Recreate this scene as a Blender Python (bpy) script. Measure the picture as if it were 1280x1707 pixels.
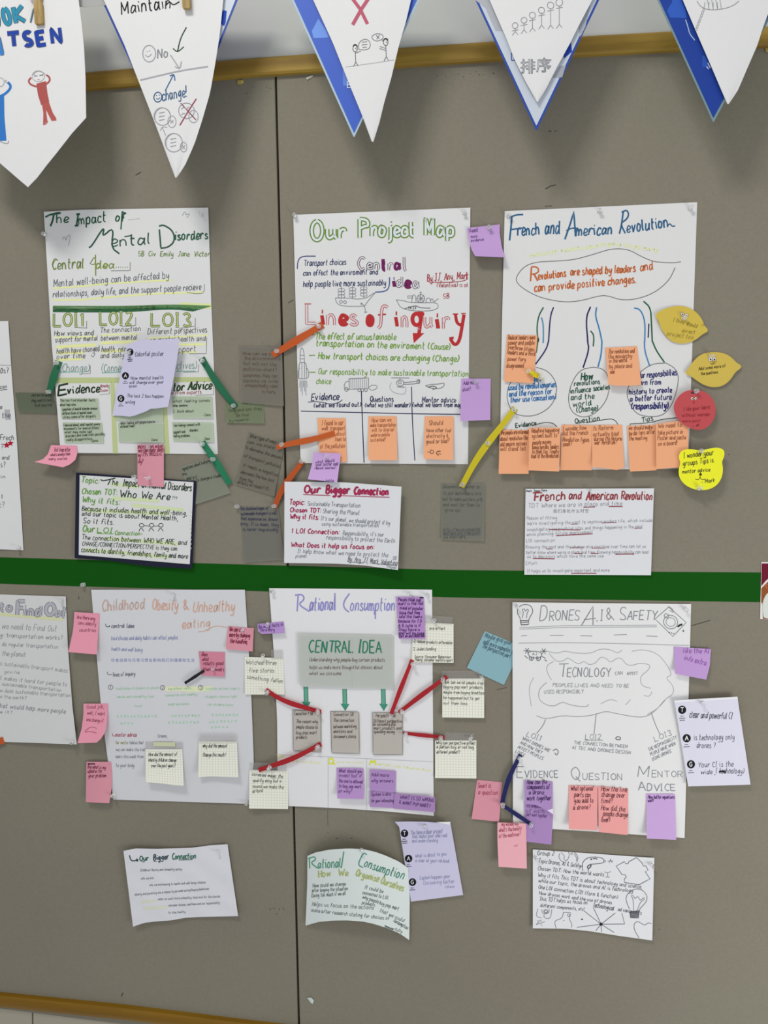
import bpy, math, random
from mathutils import Matrix, Vector

for _o in list(bpy.data.objects):
    bpy.data.objects.remove(_o, do_unlink=True)
SC = bpy.context.scene
COL = SC.collection

# ------------------------------------------------------------------ camera
# The pin-board wall is the plane y = 0; the room is on the -y side.
FPX, CX, CY = 1290.0, 640.0, 853.5
DIST, EYE = 1.94, 1.62
R0 = (0.99095396, 0.00805634, 0.13396025)
R1 = (0.00848883, 0.9924347, -0.12247982)
R2 = (-0.13393354, 0.12250903, 0.9833887)
cam_x = Vector((R0[0], R0[2], -R0[1]))
cam_y = Vector((-R1[0], -R1[2], R1[1]))
cam_z = Vector((-R2[0], -R2[2], R2[1]))
CAM = Vector((0.0, -DIST, EYE))
cd = bpy.data.cameras.new('camera')
cd.sensor_fit = 'VERTICAL'
cd.sensor_height = 36.0
cd.sensor_width = 27.0
cd.lens = FPX / 1707.0 * 36.0
cd.clip_start = 0.02
cam = bpy.data.objects.new('camera', cd)
COL.objects.link(cam)
m = Matrix((cam_x, cam_y, cam_z)).transposed().to_4x4()
m.translation = CAM
cam.matrix_world = m
SC.camera = cam

# ------------------------------------------------------------------ light
SC.view_settings.view_transform = 'Standard'
SC.view_settings.look = 'None'
SC.view_settings.gamma = 1.0
SC.view_settings.use_curve_mapping = False
SC.view_settings.exposure = 0.0
w = bpy.data.worlds.new('room_ambient')
SC.world = w
w.use_nodes = True
w.node_tree.nodes['Background'].inputs[0].default_value = (0.93, 0.95, 1.0, 1)
w.node_tree.nodes['Background'].inputs[1].default_value = 0.51


def area(name, loc, aim, sx, sy, power, color):
    l = bpy.data.lights.new(name, 'AREA')
    l.shape = 'RECTANGLE'
    l.size, l.size_y, l.energy, l.color = sx, sy, power, color
    o = bpy.data.objects.new(name, l)
    COL.objects.link(o)
    o.location = loc
    o.rotation_euler = (Vector(aim) - Vector(loc)).to_track_quat('-Z', 'Y').to_euler()
    return o


area('ceiling_lamp', (-1.15, -2.4, 4.5), (0.0, 0.0, 1.8), 1.1, 0.5, 60, (1.0, 0.975, 0.93))
area('fill_light_right', (2.0, -1.7, 0.1), (0.8, 0.0, 0.8), 1.2, 1.0, 24, (1.0, 0.98, 0.96))  # added fill light out of view, lifts the lower right of the board


# ------------------------------------------------------------------ helpers
def at(px, py, d=0.0):
    """point on the plane y = -d that sits behind photo pixel (px, py)"""
    v = cam_x * ((px - CX) / FPX) + cam_y * (-(py - CY) / FPX) - cam_z
    t = (-d - CAM.y) / v.y
    return CAM + v * t


def lin(h):
    def f(c):
        c /= 255.0
        return c / 12.92 if c <= 0.04045 else ((c + 0.055) / 1.055) ** 2.4
    return tuple(f(int(h[i:i + 2], 16)) for i in (0, 2, 4))


ALB = 1.22
MATS = {}


def albedo(h, k=1.0):
    return tuple(min(0.93, c * ALB * k) for c in lin(h)) + (1,)


def nodes(name):
    mt = bpy.data.materials.new(name)
    mt.use_nodes = True
    nt = mt.node_tree
    return mt, nt, nt.nodes['Principled BSDF']


def noise_bump(nt, b, scale, strength, dist=0.002, detail=3.0, vec=None):
    tc = nt.nodes.new('ShaderNodeTexCoord')
    n = nt.nodes.new('ShaderNodeTexNoise')
    n.inputs['Scale'].default_value = scale
    n.inputs['Detail'].default_value = detail
    if vec:
        mp = nt.nodes.new('ShaderNodeMapping')
        mp.inputs['Scale'].default_value = vec
        nt.links.new(tc.outputs['Object'], mp.inputs[0])
        nt.links.new(mp.outputs[0], n.inputs['Vector'])
    else:
        nt.links.new(tc.outputs['Object'], n.inputs['Vector'])
    bm = nt.nodes.new('ShaderNodeBump')
    bm.inputs['Strength'].default_value = strength
    bm.inputs['Distance'].default_value = dist
    nt.links.new(n.outputs[0], bm.inputs['Height'])
    nt.links.new(bm.outputs[0], b.inputs['Normal'])
    return n, tc


def ramp_colour(nt, b, src, h0, h1, p0=0.3, p1=0.7):
    cr = nt.nodes.new('ShaderNodeValToRGB')
    cr.color_ramp.elements[0].position = p0
    cr.color_ramp.elements[1].position = p1
    cr.color_ramp.elements[0].color = albedo(h0)
    cr.color_ramp.elements[1].color = albedo(h1)
    nt.links.new(src, cr.inputs[0])
    nt.links.new(cr.outputs[0], b.inputs['Base Color'])
    return cr


def ink_mat(h):
    k = 'ink' + h
    if k not in MATS:
        mt, nt, b = nodes('ink_' + h)
        b.inputs['Base Color'].default_value = albedo(h)
        b.inputs['Roughness'].default_value = 0.7
        b.inputs['Specular IOR Level'].default_value = 0.2
        MATS[k] = mt
    return MATS[k]


def paper_mat(h, rough=0.62, wrinkle=0.35):
    k = ('paper', h, wrinkle)
    if k not in MATS:
        mt, nt, b = nodes('paper_' + h)
        n, tc = noise_bump(nt, b, 9.0, wrinkle, 0.004, 2.0)
        r, g, bl = lin(h)
        n2 = nt.nodes.new('ShaderNodeTexNoise')
        n2.inputs['Scale'].default_value = 60
        nt.links.new(tc.outputs['Object'], n2.inputs['Vector'])
        cr = nt.nodes.new('ShaderNodeValToRGB')
        a = albedo(h)
        cr.color_ramp.elements[0].color = (a[0] * .97, a[1] * .97, a[2] * .97, 1)
        cr.color_ramp.elements[1].color = a
        nt.links.new(n2.outputs[0], cr.inputs[0])
        nt.links.new(cr.outputs[0], b.inputs['Base Color'])
        b.inputs['Roughness'].default_value = rough
        b.inputs['Specular IOR Level'].default_value = 0.35
        MATS[k] = mt
    return MATS[k]


def grid_mat():
    if 'grid' not in MATS:
        mt, nt, b = nodes('squared_paper')
        uv = nt.nodes.new('ShaderNodeUVMap')
        sx = nt.nodes.new('ShaderNodeSeparateXYZ')
        nt.links.new(uv.outputs[0], sx.inputs[0])
        outs = []
        for i in (0, 1):
            mu = nt.nodes.new('ShaderNodeMath'); mu.operation = 'MULTIPLY'; mu.inputs[1].default_value = 14
            fr = nt.nodes.new('ShaderNodeMath'); fr.operation = 'FRACT'
            lt = nt.nodes.new('ShaderNodeMath'); lt.operation = 'LESS_THAN'; lt.inputs[1].default_value = 0.2
            nt.links.new(sx.outputs[i], mu.inputs[0]); nt.links.new(mu.outputs[0], fr.inputs[0])
            nt.links.new(fr.outputs[0], lt.inputs[0]); outs.append(lt)
        mx = nt.nodes.new('ShaderNodeMath'); mx.operation = 'MAXIMUM'
        nt.links.new(outs[0].outputs[0], mx.inputs[0]); nt.links.new(outs[1].outputs[0], mx.inputs[1])
        c = nt.nodes.new('ShaderNodeMix'); c.data_type = 'RGBA'
        c.inputs['A'].default_value = albedo('e2e2d6'); c.inputs['B'].default_value = albedo('ccceba')
        nt.links.new(mx.outputs[0], c.inputs['Factor'])
        nt.links.new(c.outputs['Result'], b.inputs['Base Color'])
        b.inputs['Roughness'].default_value = 0.6
        MATS['grid'] = mt
    return MATS['grid']


def film_mat(h, opacity, rough=0.35):
    """translucent plastic film: sticky notes, tape"""
    k = ('film', h, opacity)
    if k not in MATS:
        mt, nt, b = nodes('film_' + h)
        b.inputs['Base Color'].default_value = albedo(h)
        b.inputs['Roughness'].default_value = rough
        tr = nt.nodes.new('ShaderNodeBsdfTransparent')
        mx = nt.nodes.new('ShaderNodeMixShader')
        mx.inputs[0].default_value = opacity
        nt.links.new(tr.outputs[0], mx.inputs[1])
        nt.links.new(b.outputs[0], mx.inputs[2])
        nt.links.new(mx.outputs[0], nt.nodes['Material Output'].inputs[0])
        MATS[k] = mt
    return MATS[k]


def felt_mat(h):
    k = ('felt', h)
    if k not in MATS:
        mt, nt, b = nodes('ribbon_' + h)
        n, tc = noise_bump(nt, b, 900, 0.25, 0.0006)
        b.inputs['Base Color'].default_value = albedo(h)
        b.inputs['Roughness'].default_value = 0.75
        MATS[k] = mt
    return MATS[k]


def board_mat():
    mt, nt, b = nodes('grey_board_fabric')
    n, tc = noise_bump(nt, b, 420, 0.22, 0.0008, 3.0, (1, 1, 0.6))
    n2 = nt.nodes.new('ShaderNodeTexNoise')
    n2.inputs['Scale'].default_value = 1.6
    n2.inputs['Detail'].default_value = 2.5
    nt.links.new(tc.outputs['Object'], n2.inputs['Vector'])
    cr = ramp_colour(nt, b, n2.outputs[0], '7a7466', '7c7869', 0.35, 0.65)
    n3 = nt.nodes.new('ShaderNodeTexNoise')
    n3.inputs['Scale'].default_value = 160
    n3.inputs['Detail'].default_value = 4
    nt.links.new(tc.outputs['Object'], n3.inputs['Vector'])
    mr = nt.nodes.new('ShaderNodeMapRange')
    mr.inputs['To Min'].default_value = 0.90
    mr.inputs['To Max'].default_value = 1.10
    nt.links.new(n3.outputs[0], mr.inputs[0])
    mx = nt.nodes.new('ShaderNodeMix'); mx.data_type = 'RGBA'; mx.blend_type = 'MULTIPLY'
    mx.inputs['Factor'].default_value = 1.0
    nt.links.new(cr.outputs[0], mx.inputs['A'])
    nt.links.new(mr.outputs[0], mx.inputs['B'])
    nt.links.new(mx.outputs['Result'], b.inputs['Base Color'])
    b.inputs['Roughness'].default_value = 0.85
    b.inputs['Specular IOR Level'].default_value = 0.25
    return mt


def wood_mat(h0, h1, scale=14, vec=(0.12, 1, 2.6)):
    mt, nt, b = nodes('oak_trim_wood')
    n, tc = noise_bump(nt, b, scale, 0.12, 0.001, 5.0, vec)
    ramp_colour(nt, b, n.outputs[0], h0, h1, 0.35, 0.68)
    b.inputs['Roughness'].default_value = 0.5
    b.inputs['Specular IOR Level'].default_value = 0.25
    return mt


def simple_mat(name, h, rough=0.6, spec=0.4, bump=0.0, scale=100):
    mt, nt, b = nodes(name)
    if bump:
        noise_bump(nt, b, scale, bump)
    b.inputs['Base Color'].default_value = albedo(h)
    b.inputs['Roughness'].default_value = rough
    b.inputs['Specular IOR Level'].default_value = spec
    return mt


def tag(o, label, cat, group=None):
    o['label'] = label
    o['category'] = cat
    if group:
        o['group'] = group


WORG = {}      # world position of every object's origin


def link_mesh(name, verts, faces, mats, mi=None, smooth=False, parent=None, origin=None, uvs=None):
    me = bpy.data.meshes.new(name)
    if origin is None:
        if parent is not None:
            origin = WORG.get(parent.name, parent.location).copy()
        else:
            origin = Vector((0, 0, 0))
            for v in verts:
                origin += Vector(v)
            origin /= len(verts)
    origin = Vector(origin)
    me.from_pydata([Vector(v) - origin for v in verts], [], faces)
    for mt in mats:
        me.materials.append(mt)
    if mi:
        me.polygons.foreach_set('material_index', mi)
    if smooth is True:
        me.polygons.foreach_set('use_smooth', [True] * len(faces))
    elif smooth:
        me.polygons.foreach_set('use_smooth', smooth)
    if uvs:
        ul = me.uv_layers.new(name='UVMap')
        for lp in me.loops:
            ul.data[lp.index].uv = uvs[lp.vertex_index]
    me.update()
    o = bpy.data.objects.new(name, me)
    COL.objects.link(o)
    if parent is not None:
        o.parent = parent
        o.location = origin - WORG.get(parent.name, parent.location)
    else:
        o.location = origin
    WORG[o.name] = origin.copy()
    return o


def samp(pl, n):
    """resample a pixel polyline into n+1 points by arc length"""
    L = [0.0]
    for a, b in zip(pl, pl[1:]):
        L.append(L[-1] + math.hypot(b[0] - a[0], b[1] - a[1]))
    out = []
    k = 0
    for i in range(n + 1):
        s = L[-1] * i / n
        while k < len(L) - 2 and L[k + 1] < s:
            k += 1
        t = (s - L[k]) / max(1e-9, L[k + 1] - L[k])
        out.append((pl[k][0] + (pl[k + 1][0] - pl[k][0]) * t, pl[k][1] + (pl[k + 1][1] - pl[k][1]) * t))
    return out


def chaikin(pl, it=2, closed=False):
    for _ in range(it):
        q = []
        n = len(pl)
        if not closed:
            q.append(pl[0])
        for i in range(n if closed else n - 1):
            a, b = pl[i], pl[(i + 1) % n]
            q.append((a[0] * .75 + b[0] * .25, a[1] * .75 + b[1] * .25))
            q.append((a[0] * .25 + b[0] * .75, a[1] * .25 + b[1] * .75))
        if not closed:
            q.append(pl[-1])
        pl = q
    return pl


def inside(poly, x, y):
    c = False
    j = len(poly) - 1
    for i in range(len(poly)):
        xi, yi = poly[i]
        xj, yj = poly[j]
        if (yi > y) != (yj > y) and x < (xj - xi) * (y - yi) / (yj - yi) + xi:
            c = not c
        j = i
    return c


REG = []          # everything already fixed on the board: (outline, depth function)


def under(x, y):
    d = 0.0
    for bb, poly, f in REG:
        if bb[0] <= x <= bb[2] and bb[1] <= y <= bb[3] and inside(poly, x, y):
            d = max(d, f(x, y))
    return d


# ---- frames: writing is laid out in magnified crops of the sheet (origin and magnification)
FR = dict(A=(0, 0, 2.977), B=(420, 0, 2.909), C=(840, 0, 2.909), D=(60, 330, 4), E=(60, 560, 3.765), G=(0, 760, 3.2),
          H=(380, 560, 4.264), I=(480, 335, 3.368), J=(480, 560, 3.368), K=(440, 740, 3.368), L=(820, 330, 3.556),
          M=(820, 560, 3.556), N=(1060, 490, 5.023), O=(840, 790, 2.909), P=(0, 960, 2.909), Q=(0, 1160, 2.909),
          R=(400, 960, 2.783), S=(400, 1160, 3.048), T=(770, 990, 2.51), U=(770, 1180, 2.51), V=(180, 1380, 4.267),
          W=(480, 1350, 4), X=(860, 1390, 4.923), Y=(0, 1600, 3.048), Z=(420, 1560, 4.571), a=(0, 510, 3.793),
          b=(1240, 900, 9.48), c=(0, 980, 6.1), d=(100, 1140, 4), e=(400, 1060, 5.69), f=(640, 980, 5.02), o=(0, 0, 1))
CUR = {'f': FR['o'], 's': None}


def fr(k):
    CUR['f'] = FR[k]


def fx(p):
    f = CUR['f']
    return (f[0] + p[0] / f[2], f[1] + p[1] / f[2])


def pts(k, *a):
    f = FR[k]
    return [(f[0] + a[i] / f[2], f[1] + a[i + 1] / f[2]) for i in range(0, len(a), 2)]


class Sheet:
    """A piece of paper / film with real thickness. Outline given as it lies on the wall."""

    def __init__(s, name, label, cat, quad, mat, curl=None, edges=None, outline=None, group=None, gap=0.0007,
                 base=None, thick=0.00035, n=None, parent=None, reg=True):
        s.q = quad if quad else None
        s.curl = curl or {}
        E = edges or {}
        if outline:
            xs = [p[0] for p in outline]; ys = [p[1] for p in outline]
            s.q = [(min(xs), min(ys)), (max(xs), min(ys)), (max(xs), max(ys)), (min(xs), max(ys))]
            pl = outline
            big = max(max(xs) - min(xs), max(ys) - min(ys))
        else:
            q = s.q
            big = max(math.hypot(q[1][0] - q[0][0], q[1][1] - q[0][1]), math.hypot(q[3][0] - q[0][0], q[3][1] - q[0][1]))
        n = n or max(8, min(26, int(big / 11)))
        s.base = 0.0
        grid = []
        if outline:
            cx = sum(xs) / len(xs); cy = sum(ys) / len(ys)
            rings = max(5, int(big / 24))
            for r in range(1, rings + 1):
                grid.append([(cx + (p[0] - cx) * r / rings, cy + (p[1] - cy) * r / rings) for p in pl])
            allp = [(cx, cy)] + [p for g in grid for p in g]
            rim = list(range(1 + (rings - 1) * len(pl), 1 + rings * len(pl)))
            faces = [(0, 1 + i, 1 + (i + 1) % len(pl)) for i in range(len(pl))]
            m_ = len(pl)
            for r in range(rings - 1):
                o0, o1 = 1 + r * m_, 1 + (r + 1) * m_
                for i in range(m_):
                    j = (i + 1) % m_
                    faces.append((o0 + i, o1 + i, o1 + j, o0 + j))
            faces = [tuple(reversed(f)) if True else f for f in faces]
            poly = pl
            # outline may be clockwise or not: make front faces look at the room
            ar = sum(pl[i][0] * pl[(i + 1) % m_][1] - pl[(i + 1) % m_][0] * pl[i][1] for i in range(m_))
            if ar < 0:
                faces = [tuple(reversed(f)) for f in faces]
        else:
            q = s.q
            top = samp(E.get('t', [q[0], q[1]]), n)
            bot = samp(E.get('b', [q[3], q[2]]), n)
            lef = samp(E.get('l', [q[0], q[3]]), n)
            rig = samp(E.get('r', [q[1], q[2]]), n)
            allp = []
            for j in range(n + 1):
                v = j / n
                for i in range(n + 1):
                    u = i / n
                    x, y = [(1 - v) * top[i][k] + v * bot[i][k] + (1 - u) * lef[j][k] + u * rig[j][k]
                            - ((1 - u) * (1 - v) * q[0][k] + u * (1 - v) * q[1][k] + u * v * q[2][k] + (1 - u) * v * q[3][k])
                            for k in (0, 1)]
                    allp.append((x, y))
            W_ = n + 1
            faces = [(j * W_ + i, (j + 1) * W_ + i, (j + 1) * W_ + i + 1, j * W_ + i + 1) for j in range(n) for i in range(n)]
            rim = [i for i in range(W_)] + [j * W_ + n for j in range(1, W_)] + [n * W_ + i for i in range(n - 1, -1, -1)] + \
                  [j * W_ for j in range(n - 1, 0, -1)]
            poly = [allp[i] for i in rim]
        s.poly = poly
        if base is None:
            s.base = max(under(*p) for p in allp) + gap
        else:
            s.base = base
        N = len(allp)
        front = [at(p[0], p[1], s.depth(*p)) for p in allp]
        back = [v + Vector((0, thick, 0)) for v in front]
        V = front + back
        uv = [s.uv(*p) for p in allp] * 2
        F = list(faces) + [tuple(N + i for i in reversed(f)) for f in faces]
        sm = [True] * len(F)
        o = len(V)
        m_ = len(rim)
        for i in rim:
            V.append(front[i]); uv.append(uv[i])
        for i in rim:
            V.append(back[i]); uv.append(uv[i])
        for i in range(m_):
            j = (i + 1) % m_
            F.append((o + i, o + j, o + m_ + j, o + m_ + i)); sm.append(False)
        uv = [(a_, 1 - b_) for a_, b_ in uv]
        s.obj = link_mesh(name, V, F, [mat], smooth=sm, uvs=uv, parent=parent)
        if label and parent is None:
            tag(s.obj, label, cat, group)
        elif label:
            s.obj['label'] = label
        s.buf = {}
        s.cur = ('handwriting', 0)
        if reg:
            xs = [p[0] for p in poly]; ys = [p[1] for p in poly]
            REG.append(((min(xs), min(ys), max(xs), max(ys)), poly, lambda x, y, s=s: s.depth(x, y)))
        ALLSHEETS.append(s)
        CUR['s'] = s

    def uv(s, x, y):
        (x0, y0), (x1, y1), (x2, y2), (x3, y3) = s.q
        u = v = 0.5
        for _ in range(7):
            px = (1 - u) * (1 - v) * x0 + u * (1 - v) * x1 + u * v * x2 + (1 - u) * v * x3 - x
            py = (1 - u) * (1 - v) * y0 + u * (1 - v) * y1 + u * v * y2 + (1 - u) * v * y3 - y
            a = (1 - v) * (x1 - x0) + v * (x2 - x3); b = (1 - u) * (x3 - x0) + u * (x2 - x1)
            c = (1 - v) * (y1 - y0) + v * (y2 - y3); d = (1 - u) * (y3 - y0) + u * (y2 - y1)
            D = a * d - b * c
            if abs(D) < 1e-9:
                break
            u -= (d * px - b * py) / D
            v -= (-c * px + a * py) / D
        return (u, v)

    def depth(s, x, y):
        c = s.curl
        if not c:
            return s.base
        u, v = s.uv(x, y)
        u = min(1.1, max(-0.1, u)); v = min(1.1, max(-0.1, v))
        d = 0.0
        g = lambda k, t: c.get(k, 0) * max(0, t) ** 2
        d += g('b', v) + g('t', 1 - v) + g('l', 1 - u) + g('r', u)
        d += c.get('bl', 0) * max(0, v - u * 1.0) ** 2 + c.get('br', 0) * max(0, (u + v) - 1) ** 2
        d += c.get('tl', 0) * max(0, 1 - u - v) ** 2 + c.get('tr', 0) * max(0, u - v) ** 2
        d += c.get('bow', 0) * 4 * u * (1 - u) + c.get('vbow', 0) * 4 * v * (1 - v)
        d += c.get('s', 0) * (0.5 - 0.5 * math.cos(u * c.get('sn', 2) * 6.283)) * v
        if c.get('cr'):
            k = c.get('cs', 7.0); z = abs(x * .013) % 1
            d += c['cr'] * (1.0 + 0.5 * math.sin(u * k + v * k * 1.3 + x * 0.004) + 0.5 * abs((u * 3.1 - v * 2.3) % 1.0 - .5) * 2)
        return s.base + max(0.0, d)

    def add(s, verts, faces, h, layer):
        b = s.buf.setdefault(s.cur, [[], [], [], []])
        mt = h if not isinstance(h, str) else ink_mat(h)
        if mt not in b[3]:
            b[3].append(mt)
        k = b[3].index(mt)
        o = len(b[0])
        for x, y in verts:
            b[0].append(at(x, y, s.depth(x, y) + 0.00018 + 0.00009 * layer))
        for f in faces:
            b[1].append(tuple(o + i for i in f))
            b[2].append(k)

    def flush(s):
        for (name, _), (V, F, M, mats) in s.buf.items():
            if V:
                o = link_mesh(name, V, F, mats, mi=M, parent=s.obj)
                if 'writing' in name:
                    o['kind'] = 'stuff'        # single pen strokes too small to pick apart
        s.buf = {}


ALLSHEETS = []


def part(name, new=False):
    # new: a further piece of the same kind, kept as an object of its own
    CUR['s'].cur = (name, len(CUR['s'].buf)) if new else (name, 0)


def ribbon(pl, w, h, layer=2, closed=False):
    """pl in photo pixels"""
    s = CUR['s']
    q = [pl[0]]
    for a, b in zip(pl, pl[1:]):
        L = math.hypot(b[0] - a[0], b[1] - a[1])
        if L < 0.05:
            continue
        n = max(1, int(L / 9))
        for i in range(1, n + 1):
            q.append((a[0] + (b[0] - a[0]) * i / n, a[1] + (b[1] - a[1]) * i / n))
    if len(q) < 2:
        q = [q[0], (q[0][0] + .6, q[0][1] + .3)]
    V = []
    n = len(q)
    for i, p in enumerate(q):
        a = q[max(0, i - 1)]; b = q[min(n - 1, i + 1)]
        if closed and (i == 0 or i == n - 1):
            a = q[n - 2]; b = q[1]
        dx, dy = b[0] - a[0], b[1] - a[1]
        L = math.hypot(dx, dy) or 1
        nx, ny = -dy / L * w / 2, dx / L * w / 2
        V += [(p[0] + nx, p[1] + ny), (p[0] - nx, p[1] - ny)]
    F = [(2 * i, 2 * i + 1, 2 * i + 3, 2 * i + 2) for i in range(n - 1)]
    F = [tuple(reversed(f)) for f in F]
    s.add(V, F, h, layer)


# ---- one-stroke hand lettering. two characters per point: x and y (base 36); baseline y=3, x-height 8, capital b
GL = {
 'a': '5 472818060413234648|484453', 'b': '5 0b03|0618384744331304', 'c': '4 473818060413334 4', 'd': '5 47281806041323 46|4b4453',
 'e': '4 05254647281806041333 44', 'f': '4 4a3b2a1913|0737', 'g': '5 4828060514244647|4841301001', 'h': '5 0b03|0618384643',
 'i': '2 081413|0a1a', 'j': '3 28211000|2a3a', 'k': '4 0b03|380505|0533', 'l': '2 0b0413', 'm': '7 0803|0618283633|3648586663',
 'n': '5 0803|0618384643', 'o': '5 28180604133345472818', 'p': '5 0800|0618384744331304', 'q': '5 4828060514244647|484051',
 'r': '4 0803|05183837', 's': '4 3728180716354433130 4', 't': '4 1b142333|0838', 'u': '5 0804132345|484453', 'v': '5 08232348',
 'w': '7 081313373753536 8', 'x': '4 0843|4803', 'y': '5 080514244 6|4841301001', 'z': '4 0848480 30343',
 'A': '6 033b3b63|1656', 'B': '5 0b03|0b3b4a4838 07|075655443303', 'C': '5 5a4b2b0806233354', 'D': '6 0b03|0b3b59553303',
 'E': '5 5b0b0b030353|0747', 'F': '5 5b0b0b03|0747', 'G': '6 5a4b2b08062343555737', 'H': '5 0b03|5b53|0757',
 'I': '3 0b2b|1b13|0323', 'J': '5 1b5b|3b352313 04', 'K': '5 0b03|5b0707|0753', 'L': '5 0b03030353', 'M': '7 030b0b35356b6b63',
 'N': '6 030b0b53535b', 'O': '6 3b1a07143354675a3b', 'P': '5 0b03|0b3b5a5838 07', 'Q': '6 3b1a07143354675a3b|3562',
 'R': '5 0b03|0b3b5a583707|2753', 'S': '5 5a4b1b091746544 3130 4', 'T': '6 0b6b|3b33', 'U': '6 0b051343555b', 'V': '6 0b33336b',
 'W': '8 0b2323484863638b', 'X': '5 0b53|5b03', 'Y': '6 0b3737|6b3733', 'Z': '5 0b5b5b030353',
 '0': '5 2b08061333464849 2b', '1': '3 091b1b13', '2': '5 0a1b3b4a4803034 3', '3': '5 0a1b3b492727|2745433 31304', '4': '6 3b060656|3b33',
 '5': '5 4b0b0b070737464433 1304', '6': '5 4b180513 3345371705', '7': '5 0b4b4b13', '8': '5 2b092745331325 494b2b', '9': '5 49290927493b2b09|4943',
 '.': '2 0313', ',': '2 1301', ':': '2 0414|0818', ';': '2 1401|0818', '!': '2 0b06|0313', '?': '5 0a1b3b492726 25|2333',
 "'": '2 0b09', '-': '4 0636', '/': '5 035b', '(': '3 2b080523', ')': '3 0b282503', '&': '6 63091b2b390615234 6', '_': '5 0151',
 '"': '3 0b09|2b29', '+': '4 0646|2824', '=': '4 0747|0545', '>': '4 093633|3603',
}
GLP = {}
for _k, _v in GL.items():
    _w, _s = _v.split(' ', 1)
    _s = _s.replace(' ', '')
    GLP[_k] = (int(_w), [[(int(t[i], 36), int(t[i + 1], 36) - 3) for i in range(0, len(t) - 1, 2)] for t in _s.split('|')])
RNG = random.Random(7)


def T(s, x0, y0, x1, y1, h, c, w=1.0, sl=0.12, j=0.22, inner=None, iw=None, layer=2, spc=1.6, bow=0.0, cols=None, mid=None):
    """hand-written line: baseline from (x0,y0) to (x1,y1), capital height h, in frame units; w in photo px"""
    f = CUR['f'][2]
    if h / f < 10.5:
        w = w * (0.8 if h / f > 7 else 0.68)           # fine-tipped pens
    adv = 0.0
    items = []
    keep = CUR['s'].cur
    single = inner is not None or w >= 4.5      # big bubble letters are objects of their own
    for ch in s:
        if ch == ' ':
            adv += 4.0
            continue
        g = GLP.get(ch)
        if not g:
            adv += 3
            continue
        items.append((adv, g, ch))
        adv += g[0] + spc
    adv = max(1.0, adv - spc)
    L = math.hypot(x1 - x0, y1 - y0)
    ux, uy = (x1 - x0) / L, (y1 - y0) / L
    kx = L / adv
    ky = h / 8.0
    if keep[0] == 'heading' and not single:     # one part per word or heading line
        CUR['s'].cur = ('heading', len(CUR['s'].buf) if keep in CUR['s'].buf else keep[1])
    for idx, (a0, g, ch) in enumerate(items):
        by = RNG.uniform(-j, j); sc = 1 + RNG.uniform(-j, j) * 0.35; rs = sl + RNG.uniform(-j, j) * 0.3
        col = c if not cols else cols[idx % len(cols)]
        if single:
            CUR['s'].cur = ('letter', len(CUR['s'].buf))
        for st in g[1]:
            pl = []
            for (gx, gy) in st:
                gx += RNG.uniform(-j, j) * .8; gy += RNG.uniform(-j, j) * .8
                X_ = (a0 + gx) * kx + gy * rs * ky
                Y_ = (gy * sc + by) * ky
                t = X_ / L
                Y_ += bow * 4 * t * (1 - t)
                pl.append(fx((x0 + ux * X_ + uy * Y_, y0 + uy * X_ - ux * Y_)))
            if len(pl) > 2:
                pl = chaikin(pl, 2 if h / f > 9 else 1)
            if inner is not None and inner != 'none':
                pl2 = pl
                ribbon(pl2, w, col, layer)
                if mid:
                    ribbon(pl2, mid[0], mid[1], layer + .5)
                ribbon(pl2, iw, inner, layer + 1)
            else:
                ribbon(pl, w * RNG.uniform(.85, 1.15), col, layer)
    if keep[0] != 'heading' or single:
        CUR['s'].cur = keep


def P(pl, c, w=1.0, smooth=True, closed=False, layer=2):
    pl = [fx(p) for p in pl]
    if smooth and len(pl) > 2:
        pl = chaikin(pl, 2, closed)
    if closed:
        pl = pl + [pl[0], pl[1]]
    ribbon(pl, w, c, layer, False)


def LN(c, w, *a, layer=2):
    """straight segments: x0,y0,x1,y1, ..."""
    for i in range(0, len(a), 4):
        ribbon([fx((a[i], a[i + 1])), fx((a[i + 2], a[i + 3]))], w, c, layer)


def CI(x, y, rx, ry, c, w=1.0, layer=2, n=20, a0=0.0, a1=6.2832, wob=0.03):
    pl = []
    for i in range(n + 1):
        t = a0 + (a1 - a0) * i / n
        k = 1 + wob * math.sin(t * 2 + x)
        pl.append(fx((x + rx * k * math.cos(t), y + ry * k * math.sin(t))))
    ribbon(pl, w, c, layer, a1 - a0 > 6.2)


def DISC(x, y, rx, ry, c, layer=1, n=20):
    V = [fx((x, y))] + [fx((x + rx * math.cos(6.2832 * i / n), y + ry * math.sin(6.2832 * i / n))) for i in range(n)]
    CUR['s'].add(V, [(0, 1 + (i + 1) % n, 1 + i) for i in range(n)], c, layer)


def FILL(pl, c, layer=1):
    V = [fx(p) for p in pl]
    if len(V) == 4:            # large printed bars follow the curl of the sheet
        n = max(1, min(30, int(max(math.hypot(V[0][0] - V[2][0], V[0][1] - V[2][1]), math.hypot(V[1][0] - V[3][0], V[1][1] - V[3][1])) / 9)))
        G = [tuple((1 - u) * (1 - v) * V[0][k] + u * (1 - v) * V[1][k] + u * v * V[2][k] + (1 - u) * v * V[3][k] for k in (0, 1))
             for v in [j / n for j in range(n + 1)] for u in [i / n for i in range(n + 1)]]
        CUR['s'].add(G, [(j * (n + 1) + i, (j + 1) * (n + 1) + i, (j + 1) * (n + 1) + i + 1, j * (n + 1) + i + 1) for j in range(n) for i in range(n)], c, layer)
        return
    ar = sum(V[i][0] * V[(i + 1) % len(V)][1] - V[(i + 1) % len(V)][0] * V[i][1] for i in range(len(V)))
    f = tuple(range(len(V)))
    if ar > 0:
        f = tuple(reversed(f))
    CUR['s'].add(V, [f], c, layer)


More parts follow.
